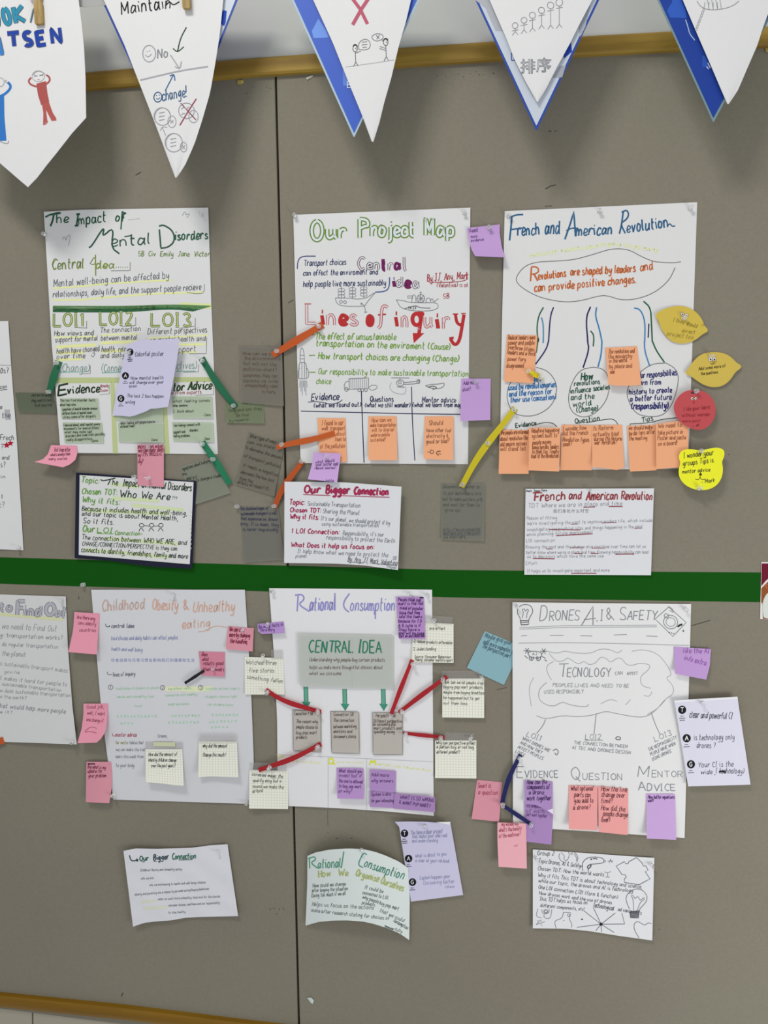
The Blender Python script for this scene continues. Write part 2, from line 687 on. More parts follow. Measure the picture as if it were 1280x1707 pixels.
def HL(c, w, *a):
    """pale highlighter band along a polyline"""
    ribbon([fx((a[i], a[i + 1])) for i in range(0, len(a), 2)], w, c, 0)


def SCRIB(x0, y0, x1, y1, h, c, w=0.8, n=None):
    """unreadable CJK-like faint pen marks where the photo's writing is illegible"""
    f = CUR['f'][2]
    L = math.hypot(x1 - x0, y1 - y0)
    n = n or max(2, int(L / (h * 1.15)))
    for i in range(n):
        t = i / n
        X_ = x0 + (x1 - x0) * t; Y_ = y0 + (y1 - y0) * t
        for k in range(4):
            if k % 2:
                a = (X_ + h * RNG.uniform(.05, .2), Y_ - h * RNG.uniform(.1, .9)); b = (X_ + h * RNG.uniform(.6, .9), a[1] + RNG.uniform(-.1, .1) * h)
            else:
                a = (X_ + h * RNG.uniform(.2, .7), Y_ - h * RNG.uniform(.7, 1)); b = (a[0] + RNG.uniform(-.3, .2) * h, Y_ - h * RNG.uniform(0, .3))
            ribbon([fx(a), fx(b)], w, c, 2)


def CJK(s, x0, y0, size, c, outline=False, w=0.8, gap=1.1, dy=0.0):
    """Chinese characters from Blender's own fallback font, mapped on to the sheet"""
    for i, ch in enumerate(s):
        cu = bpy.data.curves.new('tmp', 'FONT')
        cu.body = ch
        cu.size = 1.0
        cu.resolution_u = 2
        cu.fill_mode = 'NONE' if outline else 'FRONT'
        o = bpy.data.objects.new('tmp', cu)
        me = o.to_mesh()
        vs = [(v.co.x, v.co.y) for v in me.vertices]
        X_ = x0 + i * size * gap; Y_ = y0 + i * dy
        mp = lambda v: fx((X_ + v[0] * size, Y_ - v[1] * size))
        if vs:
            if outline or not me.polygons:
                for e in me.edges:
                    ribbon([mp(vs[e.vertices[0]]), mp(vs[e.vertices[1]])], w, c, 2)
            else:
                CUR['s'].add([mp(v) for v in vs], [tuple(p.vertices) for p in me.polygons], c, 2)
        o.to_mesh_clear()
        bpy.data.objects.remove(o)
        bpy.data.curves.remove(cu)


# ------------------------------------------------------------------ setting: the wall
def quad_box(name, quad, d0, d1, mat, parent=None, bevel=0.0):
    """solid with a pixel quad as outline, from depth d0 (back) to d1 (front)"""
    fr_ = [at(p[0], p[1], 0) for p in quad]
    c = sum(fr_, Vector()) / 4
    V = []
    for v in fr_:
        V.append(Vector((v.x, -d0, v.z)))
    for v in fr_:
        V.append(Vector((v.x, -(d1 - bevel), v.z)))
    for v in fr_:
        k = Vector((v.x, -d1, v.z))
        k.x += bevel * (1 if c.x > v.x else -1)
        k.z += bevel * (1 if c.z > v.z else -1)
        V.append(k)
    F = [(0, 1, 2, 3)]
    for a in (0, 4):
        for i in range(4):
            j = (i + 1) % 4
            F.append((a + i, a + 4 + i, a + 4 + j, a + j))
    F.append((11, 10, 9, 8))
    return link_mesh(name, V, F, [mat], parent=parent)


def mesh_box(name, lo, hi, mat, parent=None):
    V = [(x, y, z) for z in (lo[2], hi[2]) for y in (lo[1], hi[1]) for x in (lo[0], hi[0])]
    F = [(0, 2, 3, 1), (4, 5, 7, 6), (0, 1, 5, 4), (1, 3, 7, 5), (3, 2, 6, 7), (2, 0, 4, 6)]
    return link_mesh(name, V, F, [mat], parent=parent)


plaster = simple_mat('painted_plaster', 'a8a397', 0.8, 0.2, 0.1, 60)
wall = mesh_box('wall_back', (-2.2, 0.022, -0.2), (2.2, 0.16, 3.6), plaster)
wall['kind'] = 'structure'
BOARD = board_mat()
p1 = quad_box('panel', [(-330, 118), (457.0, 112), (497.0, 1745), (-330, 1640)], -0.022, 0.0, BOARD, wall, 0.0012)
p2 = quad_box('panel', [(460.6, 112), (1610, 55), (1610, 1850), (500.8, 1745)], -0.022, 0.0, BOARD, wall, 0.0012)
# tiled strip below the lower rail: two tiles with a joint
TILE = simple_mat('glazed_cream_tile', '9a9482', 0.3, 0.5, 0.03, 20)
tile_q = [[(-330, 1640), (51.2, 1680), (55, 1900), (-330, 1900)], [(53.4, 1680), (640, 1745), (640, 1960), (57, 1900)]]
for q in tile_q:
    quad_box('tile', q, -0.022, -0.004, TILE, wall, 0.001)

# whiteboard above the rail
WB = simple_mat('glossy_whiteboard', 'b2b3ae', 0.16, 0.5)
wb = quad_box('whiteboard', [(-330, -420), (1600, -480), (1600, 50), (-330, 165)], 0.0005, 0.006, WB)
tag(wb, 'glossy white writing board above the upper wooden rail', 'whiteboard')


def rail(name, path, profile, mat, parent=None):
    V = []
    n = len(profile)
    for px, py in path:
        p = at(px, py, 0)
        for d, dz in profile:
            V.append((p.x, -d, p.z + dz))
    F = []
    for i in range(len(path) - 1):
        for k in range(n):
            l = (k + 1) % n
            F.append((i * n + k, i * n + l, (i + 1) * n + l, (i + 1) * n + k))
    F.append(tuple(reversed(range(n))))
    F.append(tuple((len(path) - 1) * n + k for k in range(n)))
    o = link_mesh(name, V, F, [mat], parent=parent)
    o['kind'] = 'structure'
    return o


OAK = wood_mat('7a5e26', '9c8034')
OAK2 = wood_mat('6c4c08', '846210')
rail('trim_1', [(-330, 182), (148, 152.5), (420, 130), (832, 103), (1129, 87.5), (1290, 80), (1610, 62)],
     [(-0.004, 0.0), (0.010, 0.001), (0.013, 0.006), (0.013, 0.036), (0.010, 0.041), (0.004, 0.043), (-0.004, 0.043)], OAK)
rail('trim_2', [(-330, 1626), (0, 1653), (210, 1674), (420, 1700), (700, 1732), (1600, 1820)],
     [(-0.004, 0.0), (0.012, -0.003), (0.016, -0.008), (0.018, -0.024), (0.012, -0.040), (-0.004, -0.047)], OAK2)


def scratch(pl, h, w=1.6):
    """small scuffs, staples and chips that sit on the fabric of the panels"""
    par = p1 if pl[0][0] < 470 else p2
    V = []
    for i, p in enumerate(pl):
        a = pl[max(0, i - 1)]; b = pl[min(len(pl) - 1, i + 1)]
        dx, dy = b[0] - a[0], b[1] - a[1]
        L = math.hypot(dx, dy) or 1
        nx, ny = -dy / L * w / 2, dx / L * w / 2
        V += [at(p[0] + nx, p[1] + ny, .0004), at(p[0] - nx, p[1] - ny, .0004)]
    F = [(2 * i + 2, 2 * i + 3, 2 * i + 1, 2 * i) for i in range(len(pl) - 1)]
    link_mesh('scuff_mark', V, F, [ink_mat(h)], parent=par)


for pl, h, w_ in [([(226, 292), (231, 289), (235, 287)], '3f3a33', 1.4), ([(909, 315), (918, 310), (926, 308)], '3a342c', 1.3),
                  ([(914, 219), (919, 218)], '4a443a', 1.5), ([(924, 219), (928, 218)], '4a443a', 1.2),
                  ([(1153, 1043), (1170, 1038), (1184, 1034)], '3f3b34', 1.0), ([(480, 505), (489, 500)], '4a463e', 1.2),
                  ([(202, 1661), (205, 1655)], '3f3b34', 1.5), ([(828, 1150), (845, 1146)], '57524a', 1.2),
                  ([(908, 344), (920, 343)], '57524a', 1.4), ([(450, 1515), (451, 1516.5)], '302c26', 1.5), ([(456, 1514), (457, 1515)], '302c26', 1.5),
                  ([(465, 1515), (466, 1516)], '302c26', 1.5), ([(472, 1515), (473, 1516)], '302c26', 1.5), ([(461, 1523), (462, 1524)], '302c26', 1.5),
                  ([(561, 1397), (562, 1398)], '302c26', 1.8), ([(585, 1397), (586, 1398)], '302c26', 1.8), ([(546, 1387), (547, 1388)], '5a3c33', 1.4),
                  ([(131, 994), (131.5, 999)], '4a463e', 1.2), ([(546, 1350), (546.4, 1376)], '5d584e', 0.8), ([(1098, 1549), (1099, 1550)], '4a443a', 1.6),
                  ([(1214, 757), (1215, 758)], '4a3a30', 1.4), ([(410, 155), (412, 156)], '554f45', 1.6)]:
    scratch(pl, h, w_)
for k in range(14):   # pin pricks just under the rail
    x = RNG.choice([RNG.uniform(760, 830), RNG.uniform(1040, 1120), RNG.uniform(420, 450), RNG.uniform(700, 760)])
    y = 128 - (x - 448) * 0.062 + 12 + RNG.uniform(0, 10)
    scratch([(x, y), (x + 1.5, y + .6)], '4b453b', 1.0)


def chunk(name, label, cat, poly, h, d=0.004, group=None):
    n = len(poly)
    V = [at(p[0], p[1], 0.0) for p in poly] + [at(p[0], p[1], d * (0.6 + 0.4 * (i % 2))) for i, p in enumerate(poly)]
    F = [tuple(range(n)), tuple(reversed(range(n, 2 * n)))] + [(i, n + i, n + (i + 1) % n, (i + 1) % n) for i in range(n)]
    o = link_mesh(name, V, F, [ink_mat(h)])
    tag(o, label, cat, group)


chunk('torn_paper_scrap', 'tiny white torn paper scrap stuck low on the board beside the seam', 'scrap',
      [(512, 1663), (519, 1663), (523, 1668), (521, 1674), (517, 1671)], 'bcc8c4')
chunk('torn_paper_scrap', 'tiny yellow torn scrap stuck under the upper rail beside the smiley pennant', 'scrap',
      [(396, 134), (405, 133), (406, 138), (400, 141), (395, 140)], 'b5a456')
chunk('torn_paper_scrap', 'tiny yellow torn scrap under the upper rail at the far right edge', 'scrap',
      [(1275, 80), (1283, 79), (1283, 86), (1277, 87)], 'b09a4c')
chunk('staple', 'bent pale staple just under the upper rail beside the board seam', 'staple',
      [(509, 130), (520, 125), (523, 127), (512, 133)], 'b0aca0', 0.002)

GREEN = simple_mat('green_border_paper', '074b05', 0.75, 0.15, 0.06, 40)
gs = Sheet('border_strip', 'dark green paper border strip running across the whole grey board', 'border',
           [(-300, 920), (1600, 958), (1600, 1010), (-300, 962)], GREEN, n=40, base=0.0006,
           edges=dict(t=[(-300, 922), (0, 929), (200, 935), (400, 941), (760, 950.5), (1100, 953.5), (1280, 954.5), (1600, 956)],
                      b=[(-300, 958), (0, 973), (150, 978), (420, 985), (760, 996), (1280, 1004), (1600, 1008)]))

# ------------------------------------------------------------------ push pins
CLEAR, _nt, _b = nodes('clear_plastic')
_b.inputs['Base Color'].default_value = (0.93, 0.94, 0.94, 1)
_b.inputs['Roughness'].default_value = 0.08
_b.inputs['Transmission Weight'].default_value = 0.82
_b.inputs['IOR'].default_value = 1.49
STEEL, _nt, _b = nodes('steel_needle')
_b.inputs['Base Color'].default_value = (0.6, 0.6, 0.6, 1)
_b.inputs['Metallic'].default_value = 1.0
_b.inputs['Roughness'].default_value = 0.25


def lathe(prof, n=14):
    V = []
    F = []
    for r, z in prof:
        for i in range(n):
            t = 6.28318 * i / n
            V.append((r * math.cos(t), -z, r * math.sin(t)))
    for k in range(len(prof) - 1):
        for i in range(n):
            j = (i + 1) % n
            F.append((k * n + i, (k + 1) * n + i, (k + 1) * n + j, k * n + j))
    F.append(tuple(range(n)))
    F.append(tuple(reversed(range((len(prof) - 1) * n, len(prof) * n))))
    return V, F


_V, _F = lathe([(.0052, .0004), (.0060, .0010), (.0058, .0018), (.0034, .0026), (.0027, .0045), (.0030, .0085), (.0042, .0105), (.0048, .0112), (.0048, .0124), (.0040, .0130)])
ME_HEAD = bpy.data.meshes.new('pin_head'); ME_HEAD.from_pydata(_V, [], _F); ME_HEAD.materials.append(CLEAR)
_V, _F = lathe([(.0001, -.0045), (.0006, -.003), (.0006, .0022)], 8)
ME_NDL = bpy.data.meshes.new('needle'); ME_NDL.from_pydata(_V, [], _F); ME_NDL.materials.append(STEEL)
PINS = []


def pin(x, y, where, sc=1.0):
    PINS.append((x, y, where, sc))


def build_pins():
    for x, y, where, sc in PINS:
        o = bpy.data.objects.new('push_pin', None)
        o.empty_display_size = 0.005
        COL.objects.link(o)
        d = max(under(x + a, y + b_) for a in (-3, 0, 3) for b_ in (-3, 0, 3)) + 0.0004
        # the head is seen at (x, y): the foot of the pin lies a little beside it
        h = at(x, y, d + .007)
        o.location = (h.x, -d, h.z)
        o.rotation_euler = (RNG.uniform(-.22, .1), RNG.uniform(0, 3), RNG.uniform(-.2, .2))
        tag(o, 'clear plastic push pin ' + where, 'push pin', 'clear push pins')
        for me in (ME_HEAD, ME_NDL):
            c = bpy.data.objects.new(me.name, me)
            COL.objects.link(c)
            c.parent = o
            if sc != 1:
                c.scale = (sc, 1, sc)


def strip(name, label, cat, pl, w, h, bulge=0.006, gap=0.0012):
    """felt-like ribbon from pin to pin"""
    n = 16
    q = samp(chaikin(pl, 2), n)
    up, dn = [], []
    for i, p in enumerate(q):
        a = q[max(0, i - 1)]; b = q[min(n, i + 1)]
        dx, dy = b[0] - a[0], b[1] - a[1]
        L = math.hypot(dx, dy)
        ww = w * (1 - 0.10 * math.sin(i / n * 9.0))
        nx, ny = -dy / L * ww / 2, dx / L * ww / 2
        up.append((p[0] + nx, p[1] + ny)); dn.append((p[0] - nx, p[1] - ny))
    # keep the front of the strip facing the room whatever direction it runs
    if pl[-1][0] > pl[0][0]:
        up, dn = dn, up
    else:
        up, dn = up[::-1], dn[::-1]
    s = Sheet(name, label, cat, [up[0], up[-1], dn[-1], dn[0]], felt_mat(h), edges=dict(t=up, b=dn),
              curl=dict(bow=bulge), gap=gap, thick=0.0009, n=16)
    return s


def tape(s, quad, op=0.28, h='b8b6b4'):
    """clear adhesive tape along the top of a note, a part of that note"""
    b = max(under(*p) for p in quad + [((quad[0][0] + quad[2][0]) / 2, (quad[0][1] + quad[2][1]) / 2)])
    t = Sheet('tape', 'clear adhesive tape strip', None, quad, film_mat(h, op * .6, 0.25), base=b + .0004, parent=s.obj, thick=.00015, reg=False)
    CUR['s'] = s
    return t

# ------------------------------------------------------------------ colours
WHITE = paper_mat('d0d1cf')
WHITE2 = paper_mat('d1d1cf')
CARD = paper_mat('d2d4d6', wrinkle=0.6)
CRUMP = paper_mat('d2d3d7', wrinkle=1.0)
VIOLET = paper_mat('c4c1d8')
PINKM = paper_mat('dd92a4', wrinkle=.2)
PINK2 = paper_mat('cf8c99', wrinkle=.2)
SALMON = paper_mat('e69a96', wrinkle=.2)
ORANGE = paper_mat('eba277', wrinkle=.2)
PURPLE = paper_mat('b592c6', wrinkle=.2)
LILAC = paper_mat('bf9dce', wrinkle=.2)
GRID = grid_mat()
PEN = '35353f'
PENCIL = '74757a'
ORIG = 'orange sticky notes'

# ================= upper left partial poster
s = Sheet('poster', 'white question poster cut off by the left edge with two red stars', 'poster',
          [(-260, 540), (14, 535), (39, 917), (-240, 912)], WHITE, dict(s=.003, r=.002),
          dict(r=pts('a', 52, 95, 70, 375, 110, 900, 148, 1545), b=[(-240, 912), (0, 915.5), (39, 917)]))
fr('a')
LN('8b8d90', .8, -200, 372, 68, 376)
T('0s?', 2, 425, 56, 422, 34, PEN, 1.2)
T('can', 0, 525, 46, 520, 26, PEN, 1.1); LN(PEN, .8, 0, 533, 46, 528)
T('e', 2, 652, 14, 650, 26, PEN, 1.1); T('the', 14, 710, 66, 706, 34, PEN, 1.1)
for k in range(5):
    LN('9a9ca0', 1.2, 30 + k * 7, 655, 38 + k * 7, 720)
T('Frech', 0, 846, 88, 850, 32, PEN, 1.1); T('?', 4, 905, 22, 905, 30, PEN, 1.1)
T('and', 12, 970, 58, 972, 26, PEN, 1.1); T('s?', 4, 1020, 36, 1018, 34, PEN, 1.1); T('in', 4, 1090, 34, 1090, 22, PEN, 1.1)
LN(PEN, 1, 12, 1192, 12, 1218); T('c?', -8, 1275, 32, 1270, 34, PENCIL, 1.2)
part('red_star')
for cx_, cy_, r_ in ((42, 880, 23), (66, 868, 21)):
    part('red_star', True)
    FILL([(cx_ + (r_ if i % 2 == 0 else r_ * .45) * math.sin(i * .6283), cy_ - (r_ if i % 2 == 0 else r_ * .45) * math.cos(i * .6283)) for i in range(10)], 'a3142f', 3)
pin(30, 914, 'at the lower right corner of the red star poster')

# ================= lower left partial poster
s = Sheet('poster', 'white transport question poster cut off by the left edge, grey bubble heading and yellow underline', 'poster',
          [(-150, 986), (109, 994), (128, 1241), (-150, 1231)], paper_mat('c9cac7'), dict(r=.003, br=.012, s=.002),
          dict(r=pts('c', 668, 88, 690, 600, 735, 1200, 780, 1592), b=[(-150, 1231), (0, 1236.5), (60, 1238.5), (128, 1241)]))
fr('c')
HL('c8cba0', 5, -60, 262, 200, 285, 420, 305, 640, 322)
part('heading')
for a, x0, x1, y0, y1, h, w0 in (('to', 0, 130, 235, 238, 85, 4.5), ('F', 175, 245, 275, 275, 135, 7), ('ind', 245, 420, 280, 285, 100, 5.5), ('O', 460, 555, 280, 280, 120, 7), ('ut', 565, 665, 285, 300, 105, 5)):
    T(a, x0, y0, x1, y1, h, '6a6b72', w0, inner='a9aab0', iw=w0 - 1.8, sl=.05, j=.1)
part('handwriting')
T('we need to Find Out', 20, 415, 575, 445, 60, '8a8c90', 1.0)
T('g: transportation works?', 0, 500, 635, 528, 44, '85868b', 1.0)
T('do regular transportation', 20, 590, 590, 620, 42, '85868b', .9)
T('the planet', 20, 690, 260, 700, 50, '85868b', .9)
T('s sustainable transport makes', 0, 785, 685, 862, 42, '8a8c90', .9)
T('you lie', 45, 865, 195, 875, 34, '8a8c90', .9)
T('t makes it hard for people to', 0, 935, 680, 1002, 42, '85868b', .9)
T('sustainable transportation', 20, 990, 625, 1058, 34, '85868b', .9)
T('w does sustainable transportation', 0, 1060, 715, 1112, 40, '8a8c90', .9)
T('o the earth?', 0, 1120, 270, 1140, 36, '8a8c90', .9)
T('hat would help more people', 0, 1218, 665, 1278, 46, '808186', 1.0)
T('e it?', 0, 1275, 130, 1280, 30, '808186', .9)
pin(101, 1001, 'on the grey bubble heading of the find out poster')
pin(119, 1238, 'at the lower right corner of the find out poster')
strip('felt_strip', 'orange felt strip end poking in at the left edge below the find out poster', 'ribbon', [(-70, 1270), (-30, 1246), (6, 1234)], 12, 'ae4d17')

# ================= the impact poster
s = Sheet('poster', 'white mental disorders poster with green headings and pale green frames', 'poster',
          [(73, 353), (347, 346), (363, 757), (101, 755)], WHITE, dict(l=.006, tr=.004, s=.002),
          dict(l=[(73, 353), (80, 470), (86, 570), (92, 640), (101, 755)], r=[(347, 346), (352, 500), (356, 600), (363, 757)],
               t=[(73, 353), (140, 349.5), (347, 346)]))
fr('D')
GD = '21503a'
part('heading')
P([(62, 128), (90, 112), (150, 98), (165, 102)], GD, 2.8); P([(118, 110), (112, 150), (96, 188)], GD, 3.0); LN('3a6a50', 1.2, 66, 120, 160, 106)
T('he', 138, 168, 215, 164, 58, GD, 2.0)
T('I', 258, 184, 295, 180, 80, GD, 3.2, sl=.2); T('mpact', 285, 178, 468, 158, 64, GD, 2.0)
T('of', 530, 155, 590, 160, 60, GD, 2.4); LN(GD, 2.2, 575, 90, 566, 210, 575, 90, 595, 105)
for k in range(6): DISC(620 + k * 13, 146 - k * 1.5, 2.5, 2.5, PEN, 2)
P([(352, 332), (372, 320), (440, 210), (455, 205), (440, 262), (520, 190), (500, 330), (556, 372)], '2a5040', 2.6)
T('ental', 505, 325, 765, 305, 72, '2f5142', 2.3); LN('2f5142', 2, 590, 258, 640, 250)
P([(822, 210), (832, 330)], '2f4f42', 2.6); P([(820, 188), (850, 178), (915, 220), (925, 290), (880, 330), (830, 335)], '2f4f42', 2.6)
T('isorders', 925, 282, 1145, 272, 58, '2b5a45', 2.3)
T('5B  Civ  Emily  Jane  Victor', 682, 388, 1158, 390, 34, '5f7a2a', 1.4)
T('Central', 108, 478, 320, 468, 66, '7b8a3c', 2.0); T('Central', 106, 475, 318, 465, 66, '5b6a50', .8, layer=3)
LN('7b8a3c', 2, 396, 378, 398, 518); P([(360, 440), (392, 385), (400, 440), (368, 444)], '6b7a3c', 1.4)
T('dea', 400, 470, 520, 470, 52, '7b8a3c', 2.0)
for k in range(6): DISC(535 + k * 15, 462, 3, 3, '6b7a3c', 2)
LN('6f7368', 1, 500, 486, 625, 484, 628, 428, 628, 484)
part('highlight')
HL('d9dc9c', 3, 112, 602, 300, 590, 480, 570, 700, 558, 905, 548)
HL('d9dc9c', 3, 115, 680, 300, 680, 480, 662, 700, 645, 850, 636, 1120, 630)
HL('cfd79a', 9, 955, 715, 1168, 722)
for x0, y0, x1, y1 in ((120, 930, 400, 925), (430, 915, 690, 905), (750, 935, 1150, 915)):
    HL('d9dda2', 3, x0, y0, x1, y1)
part('handwriting')
T('Mental well-being can be affected by', 118, 592, 888, 535, 46, '5c6066', 1.1)
T('relationships, daily life, and the support people recieve', 112, 662, 1100, 612, 42, '5c6066', 1.1)
P([(1005, 630), (1080, 640), (1122, 632), (1122, 575)], '77806a', 1)
part('green_brush_line')
for k in range(9):
    y = 722 + k * 4.5
    P([(112, y), (300, y + RNG.uniform(-4, 10)), (600, y + RNG.uniform(-2, 4)), (900, 712 + k * 3), (1165 - k * 14, 722 + k * 4)], RNG.choice(['3f6f45', '5c8450', '2f5f3c', '6d8e5a', '557d4e']), 1.8)
part('heading')
for a, x0, x1, yb in (('LOI1', 118, 330, 855), ('LOI2', 428, 645, 845), ('LOI3', 770, 1040, 855)):
    T(a, x0, yb, x1, yb, 84 if a != 'LOI3' else 86, '5c7038', 4.0, inner='b6c27e', iw=1.6, sl=0, j=.08)
LN('6f7368', .9, 260, 862, 338, 868, 338, 820, 338, 868, 570, 858, 662, 850, 664, 795, 664, 850, 955, 870, 1060, 855, 1062, 800, 1062, 855)
part('handwriting')
IK = '4a4c44'
T('How views and', 122, 918, 385, 915, 34, IK, 1.2); T('support for mental', 128, 962, 412, 950, 34, IK, 1.1)
T('The connection', 428, 900, 698, 885, 34, IK, 1.1); T('between mental', 432, 950, 675, 945, 34, IK, 1.1)
T('Different perspectives', 745, 910, 1140, 895, 38, IK, 1.1); T('on mental health and', 760, 962, 1130, 952, 34, IK, 1.1)
fr('E')
HL('d9dc9a', 5, 125, 70, 380, 55); HL('d9dc9a', 4, 130, 108, 300, 104); HL('d9dc9a', 4, 130, 150, 290, 145)
HL('d9dc9a', 5, 405, 45, 630, 35); HL('d9dc9a', 4, 410, 100, 550, 92); HL('d9dc9a', 4, 900, 55, 1060, 52); HL('d9dc9a', 3, 895, 105, 1010, 100)
T('health have changed', 130, 112, 398, 95, 34, IK, 1.1); T('over time', 130, 146, 308, 138, 34, IK, 1.1)
T('health, relationships', 412, 100, 690, 95, 34, IK, 1.1); T('and daily life', 405, 140, 620, 130, 34, IK, 1.1)
T('support', 850, 105, 1005, 98, 38, IK, 1.1)
T('(Change)', 145, 222, 338, 222, 48, '6a8a84', 1.0); LN('55a08c', 1.1, 150, 228, 325, 224)
T('(Connection)', 410, 224, 640, 222, 48, '6a8a84', 1.0); LN('55a08c', 1.1, 412, 232, 600, 224)
T('(Perspectives)', 740, 212, 1010, 205, 46, '6a8a84', 1.0); LN('55a08c', 1.1, 880, 222, 1000, 220)
LN('6f7368', .8, 285, 238, 340, 236, 340, 185, 340, 236, 1020, 225, 1022, 178, 925, 228, 1020, 225, 960, 112, 1065, 112, 1068, 112, 1072, 10)
P([(345, 118), (358, 138), (370, 108)], IK, .8)
part('green_frame')
FILL([(128, 262), (1120, 258), (1124, 288), (128, 298)], 'b0ba84', 0)
FILL([(466, 285), (492, 285), (515, 738), (482, 738)], 'b3bd88', 0)
FILL([(790, 280), (812, 280), (840, 738), (806, 738)], 'b3bd88', 0)
part('heading')
T('E', 138, 375, 195, 365, 62, '23351e', 3.0, sl=.3); T('vidence', 195, 362, 398, 352, 50, '23351e', 2.4)
T('Already', 402, 325, 455, 320, 20, 'a04a54', 1.0); T('Know', 406, 352, 452, 348, 18, 'a04a54', 1.0)
LN('8a8c80', .8, 400, 368, 460, 364, 460, 305, 460, 364)
T('Mentor Advice', 770, 350, 1100, 332, 50, '26401c', 2.5, sl=.25)
T('learned from experts', 770, 372, 1038, 362, 24, '8f4048', 1.1); LN('8a8c80', .8, 1000, 372, 1115, 368, 1115, 310, 1115, 368)
fr('D')
P([(178, 280), (182, 258), (195, 262), (200, 290), (205, 258), (225, 245), (228, 260), (215, 320)], '8c8e92', .8)
P([(975, 120), (985, 95), (1000, 92), (992, 115), (1030, 100), (1005, 132)], '8c8e92', .8)
pin(73, 390, 'at the upper left edge of the mental disorders poster')
pin(335, 356, 'at the top right corner of the mental disorders poster')
EVG = film_mat('bac8ae', .55)
tn = 'translucent green note '
for quad, lab, lines in (
    (pts('E', 148, 392, 390, 392, 402, 520, 160, 520), 'upper one under the evidence heading', [(150, 412, 370, 410, 'You can find disorder facts'), (150, 440, 250, 438, 'about help sites'), (165, 468, 385, 462, 'symptoms of mental disorder anxious'), (165, 494, 350, 488, 'different kinds of mental issues'), (170, 518, 375, 510, 'stress come after disgusts')]),
    (pts('E', 168, 542, 415, 545, 425, 672, 180, 672), 'lower one under the evidence heading', [(170, 568, 400, 560, 'I learned about what mental young'), (175, 590, 395, 584, 'movements for mental illness'), (180, 612, 350, 608, 'what may make sad'), (185, 636, 430, 622, 'disorders and some stats possibly'), (190, 660, 350, 652, 'really disappointing'), (350, 668, 388, 664, 'Jane')]),
    (pts('E', 500, 400, 795, 400, 798, 532, 505, 532), 'upper one in the middle column, mostly behind the torn sheet', []),
    (pts('E', 515, 545, 800, 545, 802, 668, 520, 668), 'lower one in the middle column of the mental disorders poster', [(530, 556, 745, 546, 'What feeling will people have in'), (530, 577, 622, 572, 'different times?'), (722, 660, 762, 658, 'Jane')]),
    (pts('E', 852, 380, 1105, 378, 1110, 516, 860, 520), 'upper one under the mentor advice heading', [(860, 418, 1090, 412, 'what feeling comes'), (860, 445, 950, 442, 'when someone'), (860, 482, 990, 478, '2. think about'), (1048, 505, 1095, 502, '-Jane')]),
    (pts('E', 855, 540, 1112, 542, 1116, 665, 862, 662), 'lower one under the mentor advice heading', [(865, 570, 1028, 562, 'Can feelings connect with'), (965, 600, 1015, 598, 'disorders'), (862, 612, 935, 608, 'support and'), (862, 636, 965, 632, 'feeling problems'), (1050, 655, 1090, 652, '-Jane')])):
    q = Sheet('film_note', tn + lab, 'sticky note', quad, EVG, dict(b=.0015), group='translucent green notes on the mental disorders poster')
    fr('E')
    for x0, y0, x1, y1, tx in lines:
        T(tx, x0, y0, x1, y1, 17, '404434', .9)

# outer translucent notes
for quad, lab, lines, col in (
    (pts('E', -130, 355, 108, 358, 128, 484, -110, 478), 'under the green strip at the left edge of the photo', [(-30, 380, 95, 378, 'what are the people'), (-30, 415, 95, 410, 'they need to care'), (-10, 445, 100, 440, 'find sources')], '66705a'),
    ([(375, 670), (439, 669), (441, 706), (377, 705)], 'beside the poster, at the lower end of the long green strip', [], '7d8a68'),
    ([(300, 778), (357, 762), (384, 822), (322, 842)], 'tilted, under the lower green strip', [(920, 845, 1095, 790, 'symptoms about bullying'), (920, 875, 950, 872, 'are.'), (945, 905, 1010, 893, 'what is it'), (960, 925, 1175, 880, 'ways to change a student')], '8f9483')):
    s = Sheet('film_note', 'translucent grey green note ' + lab, 'sticky note', quad, film_mat(col, .5), dict(b=.004), gap=.001)
    fr('E')
    for x0, y0, x1, y1, tx in lines:
        T(tx, x0, y0, x1, y1, 20, '3c3f36', 1.0)
    if not lines:
        fr('H')
        T('Explain the', 110, 480, 230, 478, 18, '4d5340', 1.0); T('how and can they', 5, 540, 240, 525, 22, '4d5340', 1.0)
        T('do that', 60, 575, 150, 570, 20, '4d5340', 1.0); T('by research', 10, 612, 150, 600, 18, '4d5340', 1.0)
strip('felt_strip', 'green felt strip on the left edge of the mental disorders poster', 'ribbon', [(98, 602), (90, 626), (82, 654)], 12, '125f3c')
strip('felt_strip', 'long green felt strip at the right edge of the mental disorders poster', 'ribbon', [(336, 597), (362, 640), (393, 679)], 11, '136040')
strip('felt_strip', 'green felt strip below the mental disorders poster, pinned on a tilted translucent note', 'ribbon', [(337, 737), (360, 770), (383, 807)], 11, '17704c')
pin(93, 605, 'at the upper end of the left green strip')
pin(80, 653, 'at the lower end of the left green strip')
pin(336, 601, 'at the upper end of the long green strip')
pin(388, 676, 'at the lower end of the long green strip')
pin(337, 741, 'at the upper end of the lower green strip')
pin(355, 766, 'halfway down the lower green strip')

# torn violet sheet on top
s = Sheet('feedback_sheet', 'torn violet feedback sheet curling over the mental disorders poster', 'paper sheet',
          [(209, 580), (298, 564), (280, 680), (187, 693)], VIOLET, dict(t=.012, r=.012, bow=.006),
          dict(t=[(209, 583), (211, 576), (217, 571), (232, 567), (262, 566), (298, 564)],
               r=[(298, 564), (295, 600), (287, 645), (280, 680)],
               b=[(187, 693), (203, 693), (219, 695), (232, 690), (243, 686), (252, 681), (262, 681), (280, 678)]), gap=.002)


